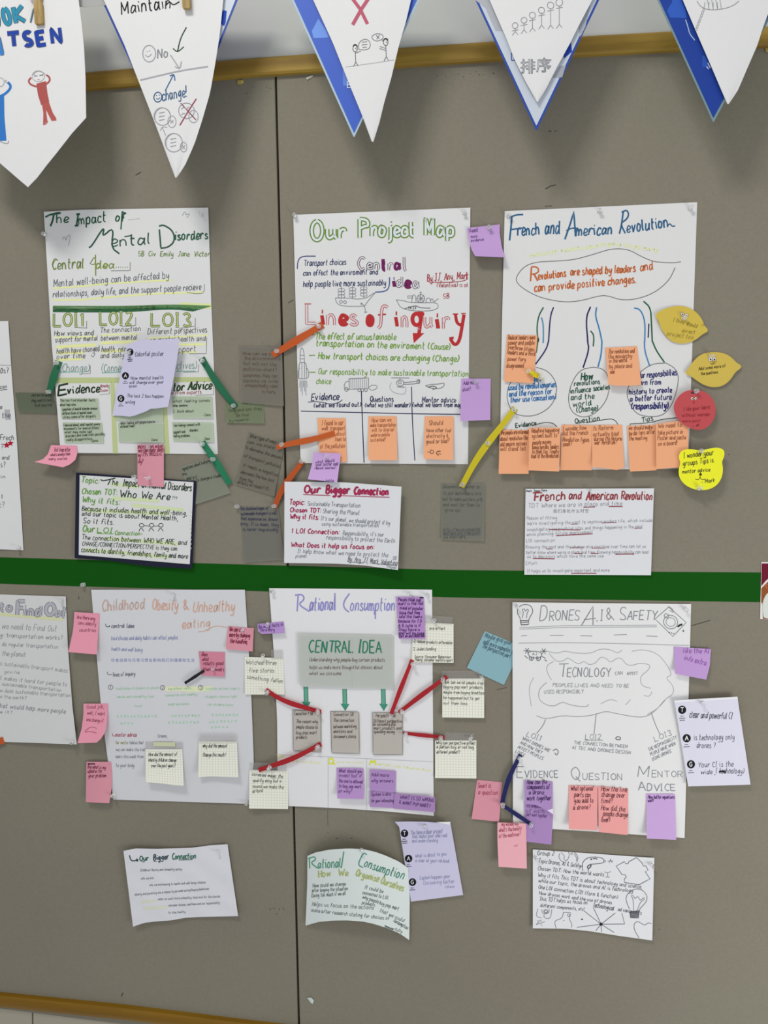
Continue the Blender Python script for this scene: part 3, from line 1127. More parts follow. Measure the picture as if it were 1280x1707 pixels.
def tagmarks(frame, spots, lines, r, inkc='4a4a58'):
    fr(frame)
    for ch, x, y in spots:
        part('letter_badge', True)
        DISC(x, y, r, r * 1.02, '14141a', 1, 24)
        T(ch, x - r * .38, y + r * .5, x + r * .38, y + r * .5, r * 1.05, 'e6e6ee', r / FR[frame][2] * .22, sl=0, j=0, layer=3)
        LN('23232b', .9, x - r * .5, y + r * 1.6, x + r * .35, y + r * 1.55)
        LN('23232b', 1.0, x - r * .75, y + r * 2.15, x + r * .75, y + r * 2.05)
        if ch == 'T':
            LN('23232b', 1.0, x - r * .6, y + r * 2.65, x + r * .7, y + r * 2.55)
    part('handwriting')
    for x0, y0, x1, y1, h, t in lines:
        T(t, x0, y0, x1, y1, h, inkc, 1.0)


tagmarks('E', [('T', 590, 101), ('A', 561, 250), ('G', 533, 393)],
         [(620, 128, 800, 124, 28, 'Colorful poster'), (595, 275, 800, 272, 22, 'How mental health'), (588, 302, 800, 298, 20, 'will change over your'),
          (586, 325, 632, 322, 18, 'brain'), (570, 385, 800, 388, 20, 'The last 2 box happen'), (562, 425, 620, 425, 22, 'writing')], 22)
pin(213, 588, 'at the curled top left corner of the torn violet sheet')
for quad, lab, mt, cu, ed, lines in (
    ([(85, 742), (128, 743), (105, 779), (57, 770)], 'pink sticky note curling up below the left corner of the mental disorders poster', PINKM, dict(b=.022), dict(l=[(85, 742), (80, 757), (71, 766), (57, 770)], r=[(128, 743), (129, 755), (126, 766), (117, 774), (105, 779)]),
     [(112, 725, 215, 725, 26, 'Just keep after'), (92, 755, 215, 748, 20, 'whats always been'), (80, 780, 195, 776, 18, 'many sources')]),):
    s = Sheet('sticky_note', lab, 'sticky note', quad, mt, cu, ed, gap=.001)
    fr('E')
    for x0, y0, x1, y1, h, t in lines: T(t, x0, y0, x1, y1, h, '703a4a', 1.0)

# who we are card
NAVY = simple_mat('dark_blue_card', '12142c', 0.65, 0.3, 0.05)
s = Sheet('framed_card', 'white who we are card with green writing on dark navy backing', 'card',
          pts('G', 405, 88, 1048, 135, 1025, 602, 398, 545), NAVY, dict(l=.004, br=.006), dict(b=pts('G', 398, 545, 600, 560, 800, 590, 1025, 602)), thick=.0008)
card = s
s = Sheet('paper', 'white inner sheet', None, pts('G', 425, 102, 1032, 140, 1012, 578, 420, 528), WHITE,
          dict(l=.004, br=.006), parent=card.obj, base=card.base + .0012)
fr('G')
GC = '6f9a50'; DG = '2a3a2c'
part('highlight')
for a in ((590, 150, 740, 165), (600, 225, 850, 240), (450, 290, 900, 310), (700, 262, 980, 290), (560, 440, 950, 470), (450, 500, 900, 540)):
    HL('c6d3a8', 6, *a)
part('heading')
T('Topic:', 432, 140, 530, 148, 30, GC, 2.2, j=.1); T('Chosen TOT:', 436, 202, 625, 210, 30, GC, 2.2, j=.1); T('Why it fits:', 438, 245, 640, 262, 30, GC, 2.2, j=.1)
T('Our', 440, 405, 505, 408, 34, GC, 2.0); T('LOI', 518, 408, 600, 412, 28, GC, 2.0); LN(GC, 1.2, 515, 414, 605, 416); T('Connection-', 612, 420, 760, 425, 22, GC, 2.0)
part('handwriting')
P([(538, 125), (545, 135), (615, 118)], DG, 1.8); LN(DG, 1.8, 590, 125, 575, 155); T('he', 600, 155, 628, 156, 32, DG, 1.5)
T('Impact of Mental Disorders', 655, 160, 1020, 188, 38, DG, 1.5)
T('Who We Are', 640, 220, 905, 235, 36, DG, 1.7); T('???', 915, 232, 945, 234, 16, DG, 1)
T('Because it includes health and well-being,', 436, 292, 998, 318, 26, DG, 1.4)
T('and our topic is about Mental Health,', 436, 318, 950, 345, 24, DG, 1.4)
T('So it fits.', 444, 358, 610, 368, 28, DG, 1.4)
T('The connection between WHO WE ARE, and', 436, 445, 995, 475, 26, DG, 1.3)
T('CHANGE/CONNECTION/PERSPECTIVE is they can', 438, 478, 945, 505, 22, DG, 1.3)
T('connects to identity, friendships, family and more', 434, 512, 1000, 548, 26, DG, 1.4)
part('drawing')
for x in (755, 808, 858):
    CI(x, 370, 12, 10, DG, 1.1); P([(x - 14, 402), (x - 8, 388), (x + 2, 386), (x + 12, 402)], DG, 1.1)
LN(DG, 1, 768, 372, 797, 374, 820, 375, 848, 374)
for k in range(9):
    LN('b4b8b8', .8, 1012, 290 + k * 24, 1022, 304 + k * 24)
pin(223, 795, 'at the top of the who we are card')
s = Sheet('sticky_note', 'pink sticky note bridging the mental disorders poster and the navy backed card', 'sticky note',
          [(229, 741), (273, 742), (273, 812), (229, 809)], PINK2, dict(bow=.003), gap=.0012)
fr('E')
for x0, y0, x1, y1, t in ((640, 708, 800, 702, 'more can what'), (642, 732, 800, 725, 'we can help does'), (640, 758, 790, 750, 'with music'), (640, 800, 672, 800, 'ify?')):
    T(t, x0, y0, x1, y1, 28, '7a3448', 1.2)
T('?', 640, 775, 660, 775, 20, '7a3448', 1); P([(680, 885), (685, 892), (692, 885)], 'e8c8d0', 1.4); P([(705, 880), (718, 885), (708, 890), (716, 898)], 'e8c8d0', 1.4)
pin(246, 746, 'at the top of the bridging pink note')
pin(247, 797, 'at the bottom of the bridging pink note')
pin(138, 975, 'alone on the lower edge of the green strip at left')

# ================= translucent notes between the posters
for quad, lab, lines, col, ic in (
    ([(399, 576), (470, 579), (473, 677), (401, 671)], 'beside the left seam, top one of the column', [(105, 135, 300, 140, 'How can we c'), (115, 170, 350, 172, 'the environment'), (110, 205, 340, 215, 'but will not the'), (110, 245, 345, 252, 'pollution chart?'), (105, 290, 350, 295, 'sometimes they can'), (110, 328, 355, 332, 'become so wide'), (120, 360, 350, 368, 'unexpectedly need'), (240, 405, 335, 410, 'is here')], '837e72', '5e5144'),
    ([(415, 720), (473, 744), (457, 827), (392, 808)], 'tilted, middle one of the column beside the seam', [(155, 720, 340, 765, 'What type of ways'), (135, 760, 325, 805, 'can we make'), (120, 800, 385, 880, 'to decrease the amount'), (110, 860, 370, 940, 'of transport pollution'), (105, 925, 350, 1000, 'it needs a negative'), (90, 975, 325, 1040, 'decrease the low cost'), (80, 1020, 170, 1045, 'from the'), (65, 1048, 290, 1100, 'effects of roads? (5:')], '7f7b6e', '4a443c'),
    ([(400, 844), (464, 847), (474, 933), (407, 938)], 'lowest one of the column, above the green band', [(85, 1240, 285, 1235, 'The disadvantages of'), (90, 1275, 340, 1270, 'sustainable transport is not'), (90, 1308, 350, 1315, 'that expensive on, should'), (90, 1345, 360, 1355, 'only. It is mean, they'), (105, 1385, 355, 1388, 'is never responsibly')], '7f7e74', '3c3c52'),
    ([(735, 806), (808, 806), (807, 902), (735, 900)], 'at the lower end of the yellow strip', [], '828277', '55564c')):
    s = Sheet('film_note', 'translucent grey note ' + lab, 'sticky note', quad, film_mat(col, .5), dict(b=.003, r=.002), gap=.001)
    fr('H')
    for x0, y0, x1, y1, t in lines: T(t, x0, y0, x1, y1, 24, ic, 1.1)
    if not lines:
        fr('K')
        for x0, y0, x1, y1, t in ((1005, 248, 1210, 250, 'Documents together so'), (1005, 285, 1220, 288, 'to put definitions into'), (1003, 318, 1228, 322, 'but to make posters with'), (1005, 350, 1210, 352, 'and wait for them to'), (1015, 380, 1100, 380, 'give up'), (1005, 492, 1215, 488, 'http://environmental'), (1005, 512, 1215, 510, 'matters.org.transport'), (1005, 532, 1130, 530, 'we matters')):
            T(t, x0, y0, x1, y1, 20, '55564c', .9)
        LN('5f6070', .8, 1005, 494, 1215, 492, 1005, 514, 1215, 512)

# ================= project map poster
s = Sheet('poster', 'white project map poster with green bubble title and red lines of inquiry heading', 'poster',
          [(489, 358), (784, 346), (780, 774), (501, 772)], WHITE, dict(l=.002, s=.003, tr=.003),
          dict(l=pts('I', 30, 78, 50, 859) + [(501, 772)]))
fr('I')
part('heading')
for tx, x0, x1, yb, h in (('O', 125, 195, 222, 110), ('ur', 215, 330, 208, 78), ('P', 398, 450, 206, 102), ('roject', 465, 712, 196, 78), ('M', 768, 820, 192, 92), ('ap', 835, 935, 196, 75)):
    T(tx, x0 + 5, yb, x1, yb, h, '7b951f', 8.0, inner='cdd4d2', iw=3.9, sl=0, j=.06, mid=(5.7, '2c5c48'))
for x0, y0, x1, y1 in ((395, 118, 395, 210),):
    LN('3f6a4a', .8, x0, y0, x1, y1)
part('subheading')
for tx, x0, x1, yb, h, f in (('C', 395, 430, 385, 66, 0), ('en', 447, 515, 382, 52, 1), ('t', 528, 552, 388, 62, 2), ('r', 566, 590, 388, 58, 0), ('a', 600, 632, 384, 56, 2), ('l', 652, 672, 392, 76, 0)):
    c0 = '5a2a4a' if f != 1 else '3a1e30'
    if f == 2: T(tx, x0, yb, x1, yb, h, '6a1c56', 5.5, sl=0, j=.05)
    else: T(tx, x0, yb, x1, yb, h, c0, 4.2, inner='cfd0d2', iw=2.0, sl=0, j=.05)
for tx, x0, x1, yb, h, f in (('i', 592, 602, 482, 54, 2), ('d', 612, 645, 482, 56, 0), ('e', 660, 688, 485, 58, 2), ('a', 705, 735, 488, 56, 0)):
    if f == 2: T(tx, x0, yb, x1, yb, h, '6a1c50', 5.0, sl=0, j=.05)
    else: T(tx, x0, yb, x1, yb, h, '4a2a48', 4.0, inner='cfd0d2', iw=2.0, sl=0, j=.05)
part('handwriting')
NB = '26305c'
T('Transport choices', 90, 365, 325, 358, 34, NB, 1.5); T('can effect the enviroment and', 85, 418, 505, 412, 30, NB, 1.5); T('help people live more sustainably', 85, 482, 550, 474, 34, NB, 1.5)
P([(52, 382), (55, 335), (75, 310), (155, 310)], '33406a', 1.6); P([(570, 428), (570, 470), (560, 500), (530, 510), (490, 512)], '33508a', 1.8)
T('By:JJ, Any, Mark', 782, 452, 1012, 436, 40, 'a03c44', 1.4); P([(790, 455), (900, 458), (985, 450), (1008, 438)], 'a03c44', 1.2)
T('(Valentina) is ok', 835, 485, 1010, 482, 24, 'a03c44', 1.2); T('5B', 872, 548, 905, 545, 26, 'a03c44', 1.4)
part('ship_drawing')
D1 = '74777c'
P([(265, 545), (275, 580), (320, 592), (400, 592), (430, 590)], D1, 1); P([(265, 545), (340, 545), (390, 552), (440, 545), (485, 515)], D1, 1); P([(430, 590), (450, 560), (490, 515)], D1, 1)
for x, y0 in ((300, 480), (362, 475), (425, 470)):
    LN(D1, 1.1, x, y0, x, 548)
    for k in range(3): P([(x - 18, y0 + 14 + k * 18), (x, y0 + 10 + k * 18), (x + 18, y0 + 14 + k * 18), (x + 20, y0 + 28 + k * 18), (x - 20, y0 + 28 + k * 18), (x - 18, y0 + 14 + k * 18)], D1, .8)
CI(297, 566, 8, 8, D1, 1); CI(320, 568, 8, 8, D1, 1); P([(410, 572), (430, 590), (435, 620), (428, 628), (445, 622)], D1, 1); CI(412, 578, 5, 5, D1, .8)
P([(608, 555), (640, 615), (835, 620), (848, 570), (760, 572), (680, 570), (650, 560), (608, 555)], D1, 1)
P([(655, 605), (720, 585), (735, 600), (800, 602)], '55565c', 1.2)
CI(745, 548, 22, 22, D1, 1.2); LN(D1, 1, 722, 548, 768, 548, 745, 525, 745, 570, 730, 530, 762, 566, 762, 530, 730, 566, 745, 525, 745, 508, 738, 515, 752, 515)
P([(695, 570), (698, 530), (715, 525), (718, 570)], D1, 1); P([(672, 533), (700, 533), (700, 545), (672, 545), (672, 533)], D1, 1, smooth=False)
P([(775, 570), (778, 545), (798, 545), (800, 570), (802, 550), (815, 550), (815, 570), (845, 548)], D1, 1)
T('1438', 675, 608, 720, 606, 16, '44454c', 1.1)
part('heading')
RD = 'a5383c'
T('L', 105, 688, 155, 688, 105, RD, 5.0, inner='cfc6c8', iw=3.0, sl=0, j=.04); LN(RD, 1.6, 92, 578, 130, 578)
for tx, x0, x1, f in (('i', 190, 204, 1), ('n', 222, 270, 0), ('e', 292, 332, 1), ('s', 350, 392, 0)):
    if f: T(tx, x0, 694, x1, 694, 84, 'ac2c2e', 6.0, sl=0, j=.04)
    else: T(tx, x0, 696, x1, 696, 92, RD, 4.6, inner='d0c4c6', iw=2.4, sl=0, j=.04)
T('o', 452, 692, 474, 692, 64, 'ac2c2e', 9, sl=0, j=.02)
P([(560, 598), (540, 585), (525, 605), (522, 700), (505, 715)], RD, 5); P([(560, 598), (540, 585), (525, 605), (522, 700), (505, 715)], 'd0c4c6', 2.6, layer=3); LN(RD, 2.6, 505, 640, 550, 636)
T('i', 604, 704, 620, 704, 84, 'ac2c2e', 6, sl=0, j=.03); T('n', 640, 708, 675, 708, 92, RD, 4.4, inner='d0c4c6', iw=2.2, sl=0, j=.04)
CI(722, 665, 24, 32, 'b02c2e', 6.5); P([(728, 630), (762, 632), (748, 640), (735, 750)], 'b02c2e', 6); FILL([(700, 742), (765, 742), (706, 798)], 'b02c2e', 2)
LN('d0c4c6', 1.2, 722, 700, 738, 706, 722, 715, 738, 720)
T('u', 768, 708, 810, 708, 90, RD, 4.6, inner='d0c4c6', iw=2.4, sl=0, j=.04); T('i', 834, 716, 850, 716, 84, 'ac2c2e', 6, sl=0, j=.03)
T('r', 872, 716, 912, 716, 98, RD, 4.6, inner='d0c4c6', iw=2.4, sl=0, j=.04)
P([(940, 638), (948, 690), (985, 700)], 'ac2c2e', 5); P([(988, 638), (978, 700), (962, 790), (935, 812), (912, 775)], 'ac2c2e', 5.5); LN('ac2c2e', 4, 905, 772, 930, 768)
LN('ac2c2e', 2, 925, 635, 955, 635, 972, 632, 998, 632)
part('handwriting')
GR = '70963a'
T('The effect of unsustainable', 152, 776, 605, 780, 36, GR, 1.6)
T('transportation on the enviroment (Cause)', 158, 815, 912, 835, 36, GR, 1.6)
fr('J')
T('How transport choices are changing (Change)', 170, 128, 960, 145, 36, GR, 1.6)
T('Our responsibility to make sustainable transportation', 168, 215, 1012, 228, 34, GR, 1.6)
T('choice', 158, 268, 240, 270, 32, GR, 1.6)
LN(GR, 1.5, 118, 110, 152, 108, 118, 204, 155, 204, 300, -12, 300, -11)
fr('I'); LN(GR, 1.4, 130, 752, 150, 750)
fr('J')
part('rocket_drawing')
P([(68, 150), (68, 90), (78, 60), (90, 90), (92, 150)], '777a80', 1); P([(60, 240), (62, 160), (68, 150), (92, 148), (102, 160), (104, 240), (60, 240)], '6f7278', 1.1, smooth=False); LN('777a80', .9, 78, 150, 78, 238, 92, 150, 92, 238, 68, 110, 90, 108, 68, 130, 91, 128)
P([(58, 236), (58, 190), (66, 180)], D1, 1); P([(104, 236), (116, 232), (114, 190), (104, 180)], D1, 1)
for k in range(7): LN('8d9096', 1.0, 68 + k * 6, 250, 66 + k * 7, 290 + (k % 3) * 22)
part('vehicle_drawing')
P([(342, 240), (452, 236), (452, 296), (345, 300), (342, 240)], '6f7278', 1.1, smooth=False)
for k in range(9): LN('8a8d92', .9, 352 + k * 11, 242, 354 + k * 11, 296)
P([(342, 255), (322, 258), (315, 280), (318, 300), (345, 300)], D1, 1); CI(328, 300, 10, 11, D1, 1.1); CI(400, 304, 8, 8, D1, 1); CI(418, 305, 8, 8, D1, 1); CI(438, 304, 8, 8, D1, 1)
P([(455, 290), (470, 275), (500, 278), (500, 295), (470, 308), (455, 295)], D1, .9)
LN('6f7278', 1.1, 580, 235, 680, 236, 628, 236, 628, 248); CI(630, 264, 20, 18, '6f7278', 1.1); P([(648, 262), (730, 255), (738, 242), (735, 268), (650, 272)], '6f7278', 1.1); LN('6f7278', 1.3, 612, 286, 655, 288)
CI(628, 262, 8, 7, D1, 1); P([(580, 262), (568, 290), (590, 318), (640, 330), (662, 320), (662, 285)], '9a9da2', .9); CI(732, 256, 9, 12, D1, .9)
P([(772, 280), (800, 272), (850, 270), (880, 262), (872, 290), (830, 298), (790, 290), (772, 280)], '6f7278', 1.1); P([(785, 288), (815, 280), (840, 292), (812, 300)], '44464c', 1.4)
part('table_lines')
NL = '2e3154'
P([(72, 422), (400, 430), (700, 437), (968, 440)], NL, 1.5); P([(412, 310), (418, 500), (427, 712)], NL, 1.6); P([(693, 285), (698, 480), (712, 700)], NL, 1.5)
part('heading')
T('Evidence', 130, 362, 285, 358, 40, NL, 1.6); P([(112, 372), (150, 368), (190, 372), (240, 385), (285, 375), (305, 358)], NL, 1.2)
T('Questions', 460, 370, 592, 368, 30, NL, 1.6); T('Mentor advice', 752, 372, 942, 374, 30, NL, 1.6)
T('(what we found out)', 145, 402, 410, 396, 26, NL, 1.6); T('(what we still wonder)', 432, 400, 686, 400, 26, NL, 1.6); T('(what we learn from map)', 700, 398, 985, 400, 26, NL, 1.6)
pin(491, 359, 'at the top left corner of the project map poster')
pin(774, 353, 'at the top right corner of the project map poster')
BR = '8d5a3c'
for quad, lab, lines, cu in (
    ([(529, 697), (576, 697), (578, 770), (533, 769)], 'in the evidence column of the project map, crossed by an orange strip', [(190, 502, 310, 500, 30, 'I found in our'), (190, 530, 320, 528, 24, 'walk transport'), (270, 560, 325, 558, 22, 'about'), (265, 592, 325, 588, 24, 'then to'), (180, 632, 320, 628, 26, 'of the pollution')], dict(b=.003)),
    ([(614, 694), (661, 694), (662, 767), (614, 767)], 'in the questions column of the project map', [(470, 486, 580, 480, 24, 'How can we'), (462, 512, 605, 508, 22, 'make transportation'), (470, 538, 595, 535, 20, 'will to digital'), (465, 566, 570, 562, 18, 'water or pollute'), (462, 594, 550, 590, 22, 'sustained?')], dict(b=.010)),
    ([(708, 694), (756, 694), (755, 767), (706, 765)], 'in the mentor advice column of the project map, with small plug doodles', [(792, 500, 870, 500, 26, 'Should'), (778, 540, 915, 540, 22, 'have other fuel'), (778, 572, 900, 570, 22, 'electricity &'), (775, 604, 905, 600, 24, 'good or bad?')], dict(b=.012))):
    s = Sheet('sticky_note', 'orange sticky note ' + lab, 'sticky note', quad, ORANGE, cu, gap=.0008, group=ORIG)
    fr('J')
    for x0, y0, x1, y1, h, t in lines: T(t, x0, y0, x1, y1, h, '9a5a3a' if 'doodles' not in lab else '6f4632', 1.0)
fr('J')
LN('6f4632', 1, 782, 652, 800, 652, 840, 650, 858, 648, 840, 662, 860, 664); P([(800, 640), (815, 642), (820, 655), (800, 665), (800, 640)], '6f4632', 1); P([(852, 645), (835, 650), (832, 662), (845, 672)], '6f4632', 1.2)
strip('felt_strip', 'orange felt strip from the lines of inquiry heading down to the left', 'ribbon', [(538, 541), (500, 564), (454, 592)], 11.5, 'b24c12', .005)
strip('felt_strip', 'orange felt strip crossing the seam to the evidence note', 'ribbon', [(558, 722), (520, 733), (480, 740), (461, 746)], 9.5, 'b45116', .004)
strip('felt_strip', 'orange felt strip bending down beside the bigger connection card', 'ribbon', [(505, 769), (492, 785), (476, 806), (466, 824), (457, 847)], 9.5, 'a94911', .006)
for x, y, t in ((461, 585, 'at the lower end of the upper orange strip'), (531, 544, 'at the upper end of the upper orange strip'), (469, 741, 'at the left end of the middle orange strip'),
                (502, 770, 'at the upper end of the lowest orange strip'), (457, 844, 'at the lower end of the lowest orange strip'), (395, 845, 'at the top left corner of the lowest grey film note')):
    pin(x, y, t)
# bigger connection card
s = Sheet('card', 'white bigger connection card with dark red heading, under the project map', 'card',
          [(474, 803), (669, 811), (663, 950), (474, 938)], CARD, dict(l=.003, r=.010, br=.006),
          dict(t=pts('K', 115, 212, 440, 215, 772, 240), b=pts('K', 113, 668, 400, 672, 560, 682, 752, 708)), gap=.001)
fr('K')
MR = '9c2c50'
part('heading')
T('Our', 225, 275, 318, 275, 42, MR, 3.4, j=.1); T('Bigger', 348, 278, 480, 280, 44, MR, 3.4, j=.1); T('Connection', 505, 282, 698, 288, 40, MR, 3.2, j=.1)
LN(MR, 1.3, 220, 284, 372, 290, 420, 290, 705, 300)
for t, x0, y0, x1, y1, h in (('Topic:', 142, 340, 230, 342, 30), ('Chosen TDT:', 146, 382, 322, 386, 24), ('Why it fits:', 146, 420, 310, 425, 28), ('1 LOI Connection:', 156, 500, 425, 508, 26), ('What Does it help us focus on:', 152, 578, 620, 592, 26)):
    T(t, x0, y0, x1, y1, h, MR, 2.0, j=.12)
part('handwriting')
GY = '7c7f86'
for t, x0, y0, x1, y1, h in (('Sustainable Transportation', 245, 345, 540, 358, 24), ('Sharing the Planet', 330, 388, 535, 400, 26), ("It's our planet, we should protect it by", 320, 428, 706, 455, 24), ('using sustainable transportation', 325, 458, 642, 468, 20),
                             ("Responsibility, it's our", 442, 512, 672, 520, 24), ('responsibility to protect the Earth', 350, 535, 735, 556, 24), ('It help know what we need to protect the', 188, 612, 695, 636, 24), ('planet', 178, 638, 240, 638, 20), ('5B', 722, 650, 742, 652, 20)):
    T(t, x0, y0, x1, y1, h, GY, 1.1)
T('By: Any, JJ, Mark, Valentina', 470, 658, 748, 682, 28, '5c5e66', 1.1); LN('5c5e66', 1, 470, 662, 560, 668, 600, 670, 745, 684); T('(helped)', 688, 694, 742, 702, 16, GY, .8)
s = Sheet('sticky_note', 'lilac sticky note leaning between the project map and the bigger connection card', 'sticky note',
          [(522, 754), (568, 756), (562, 804), (513, 799)], LILAC, dict(b=.012), dict(l=[(522, 754), (521, 770), (513, 799)]), gap=.001)
fr('K')
for t, x0, y0, x1, y1, h in (('what would', 290, 110, 395, 100, 18), ('your poster add', 290, 125, 415, 120, 20), ('reason sources?', 285, 143, 405, 140, 16), ('table', 345, 212, 390, 212, 14)):
    T(t, x0, y0, x1, y1, h, '5a3a6a', 1.0)
pin(543, 762, 'on the lilac note between project map and card')
s = Sheet('sticky_note', 'lilac sticky note curling off between the project map and revolution posters', 'sticky note',
          [(778, 380), (833, 374), (841, 429), (792, 427)], PURPLE, dict(b=.022, tl=.004), dict(l=[(778, 380), (781, 400), (786, 416), (792, 427)], r=[(833, 374), (833, 390), (836, 410), (841, 429)]), gap=.001)
fr('I')
for t, x0, y0, x1, y1, h in (('Need', 1018, 178, 1065, 172, 22), ('more', 1028, 208, 1062, 204, 16), ('evidence', 1028, 230, 1098, 222, 16)): T(t, x0, y0, x1, y1, h, '4c3060', 1.0)
pin(815, 379, 'on the lilac note between the two upper right posters')
s = Sheet('sticky_note', 'lilac sticky note with two short lines at the right edge of the project map', 'sticky note',
          [(769, 631), (818, 631), (817, 700), (767, 702)], PURPLE, dict(b=.012), gap=.001)
fr('J'); T('Add more', 985, 275, 1060, 270, 22, '4c3060', 1.0); T('diet!', 980, 312, 1030, 306, 22, '4c3060', 1.0)
pin(793, 636, 'on the lilac note at the right edge of the project map')

# ================= revolution poster
s = Sheet('poster', 'white revolution poster with dark blue title and orange bubble sentence', 'poster',
          [(841, 352), (1162, 337), (1147, 781), (831, 785)], WHITE2, dict(l=.003, s=.003),
          dict(l=pts('L', 75, 78, 57, 853) + [(834, 712), (831, 785)]))
fr('L')
TB = '2c5c80'
part('heading')
P([(118, 110), (112, 180), (104, 252)], TB, 2.8); P([(100, 118), (140, 100), (185, 98)], TB, 2.6); P([(106, 188), (178, 178)], TB, 2.5)
T('rench', 152, 225, 282, 215, 68, TB, 2.4); T('and', 315, 215, 400, 214, 78, TB, 2.4)
P([(432, 245), (465, 150), (485, 80), (495, 228)], TB, 2.8, smooth=False); P([(440, 195), (470, 178), (512, 180)], TB, 2.3)
T('merican', 498, 225, 712, 215, 64, TB, 2.4)
P([(778, 80), (768, 160), (755, 212)], TB, 2.7); P([(768, 85), (800, 70), (812, 100), (795, 130), (760, 150), (790, 210)], TB, 2.6)
T('evolution', 800, 205, 1045, 172, 66, TB, 2.4); P([(1040, 165), (1055, 150), (1068, 170), (1086, 165)], TB, 2.0)
part('faint_yellow_writing')
T('evolution revolts country', 225, 350, 700, 282, 26, 'd6dba8', 2.4, j=.4); T('and kings away', 700, 278, 985, 318, 24, 'd6dba8', 2.4, j=.4)
part('bubble_outline')
P([(1120, 378), (1080, 385), (1000, 382), (950, 375), (880, 345), (820, 310), (760, 300), (690, 305), (600, 335), (480, 368), (350, 375), (260, 380), (190, 405), (140, 470), (150, 510), (220, 560), (300, 595), (420, 618), (520, 612), (640, 578), (690, 580), (760, 605), (850, 602), (960, 565), (1050, 490), (1086, 412)], '5e6064', 1.1)
part('handwriting')
OR = 'b8602c'
T('R', 228, 490, 272, 488, 88, OR, 2.6); T('evolutions', 275, 485, 438, 465, 44, OR, 2.0); T('are shaped by leaders', 465, 460, 850, 438, 46, OR, 2.0); T('and', 880, 435, 955, 425, 52, OR, 2.0)
T('can provide positive changes.', 252, 555, 858, 502, 46, OR, 2.0)
part('coloured_streams')
for c, w_, a in (('2a5a44', 2.2, [(305, 648), (275, 700), (265, 780), (275, 853)]), ('3a78a8', 2.0, [(293, 708), (305, 750), (304, 853)]), ('26245e', 2.2, [(365, 648), (345, 700), (335, 853)]),
                 ('201c52', 2.4, [(584, 645), (556, 710), (568, 853)]), ('3a78a8', 2.4, [(620, 648), (612, 700), (635, 770), (652, 853)]), ('2a5a44', 2.2, [(584, 788), (603, 810), (603, 853)]),
                 ('3a78a8', 2.2, [(842, 652), (880, 660), (908, 730), (905, 853)]), ('201c52', 2.0, [(930, 745), (926, 828)]), ('1f5a3c', 2.4, [(898, 612), (940, 650), (945, 740), (950, 853)])):
    P(a, c, w_)
fr('M')
for c, w_, a in (('2a5a44', 2.2, [(275, 35), (276, 0), (262, 100)]), ('3a78a8', 2.0, [(304, 28), (303, 42)]), ('26245e', 2.2, [(335, 30), (322, 80), (258, 168)]),
                 ('201c52', 2.4, [(566, 30), (576, 80), (540, 188)]), ('3a78a8', 2.4, [(652, 30), (648, 110), (628, 185)]), ('2a5a44', 2.2, [(603, 30), (600, 62)]),
                 ('3a78a8', 2.2, [(903, 30), (905, 90), (935, 180)]), ('1f5a3c', 2.4, [(950, 30), (975, 90), (1022, 156)])):
    P(a, c, w_)
part('circle_outlines')
P([(262, 186), (330, 205), (380, 270), (385, 340), (350, 420), (270, 470), (190, 478), (120, 455), (88, 380), (92, 310), (120, 260)], '5e6064', 1.1)
P([(600, 185), (520, 200), (465, 290), (450, 380), (470, 450), (530, 485), (600, 470), (670, 400), (697, 320), (690, 240), (660, 195), (600, 185)], '5e6064', 1.1)
P([(1030, 160), (1085, 190), (1108, 240), (1095, 330), (1060, 420), (1010, 475), (920, 480), (850, 460), (805, 380), (798, 320), (830, 270), (880, 210), (950, 165), (1030, 160)], '5e6064', 1.1)
part('handwriting')
SB = '2f6aa0'
T('messages', 150, 278, 290, 268, 34, SB, 2.0); T('used by revolutionaries', 98, 322, 378, 302, 34, SB, 1.9); T('and the reason for', 102, 360, 355, 342, 32, SB, 1.9); T('their use (causation)', 110, 395, 380, 375, 32, SB, 1.9)
DK = '23503f'
T('How', 528, 262, 598, 258, 42, DK, 2.0); T('revolutions', 488, 296, 640, 284, 30, DK, 1.8); T('influence', 465, 342, 585, 330, 32, DK, 1.8); T('societies', 602, 326, 698, 314, 30, DK, 1.8)
T('and the', 468, 380, 606, 372, 32, DK, 1.8); T('world', 482, 420, 590, 410, 32, DK, 1.8); T('(Change)', 502, 455, 630, 442, 34, DK, 1.8)
NV = '2a2a66'
T('Our responsibilities', 868, 252, 1095, 232, 36, NV, 1.9); T('learn from', 850, 292, 1002, 288, 32, NV, 1.9); T('history to create', 812, 348, 1066, 334, 32, NV, 1.9); T('a better future', 818, 388, 1064, 376, 32, NV, 1.9); T('(responsibility)', 826, 434, 1045, 430, 38, NV, 1.9)
DG2 = '28443a'
T('Evidence', 140, 545, 262, 528, 26, DG2, 1.8); P([(262, 525), (310, 512), (360, 515), (386, 540)], DG2, 1.2)
T('Question', 492, 520, 640, 500, 30, DG2, 1.8); P([(560, 515), (640, 500), (710, 490), (735, 505), (745, 524)], DG2, 1.2)
T('Tips', 890, 512, 955, 500, 28, DG2, 1.8); P([(820, 522), (940, 515), (1000, 495), (1095, 485)], DG2, 1.2); LN(DG2, 1, 818, 520, 818, 532, 430, 522, 430, 530)
for x, y, t in ((847, 359, 'at the top left corner of the revolution poster'), (1000, 351, 'in the middle of the top edge of the revolution poster'), (1151, 346, 'at the top right corner of the revolution poster')): pin(x, y, t)
OB = '8a5236'
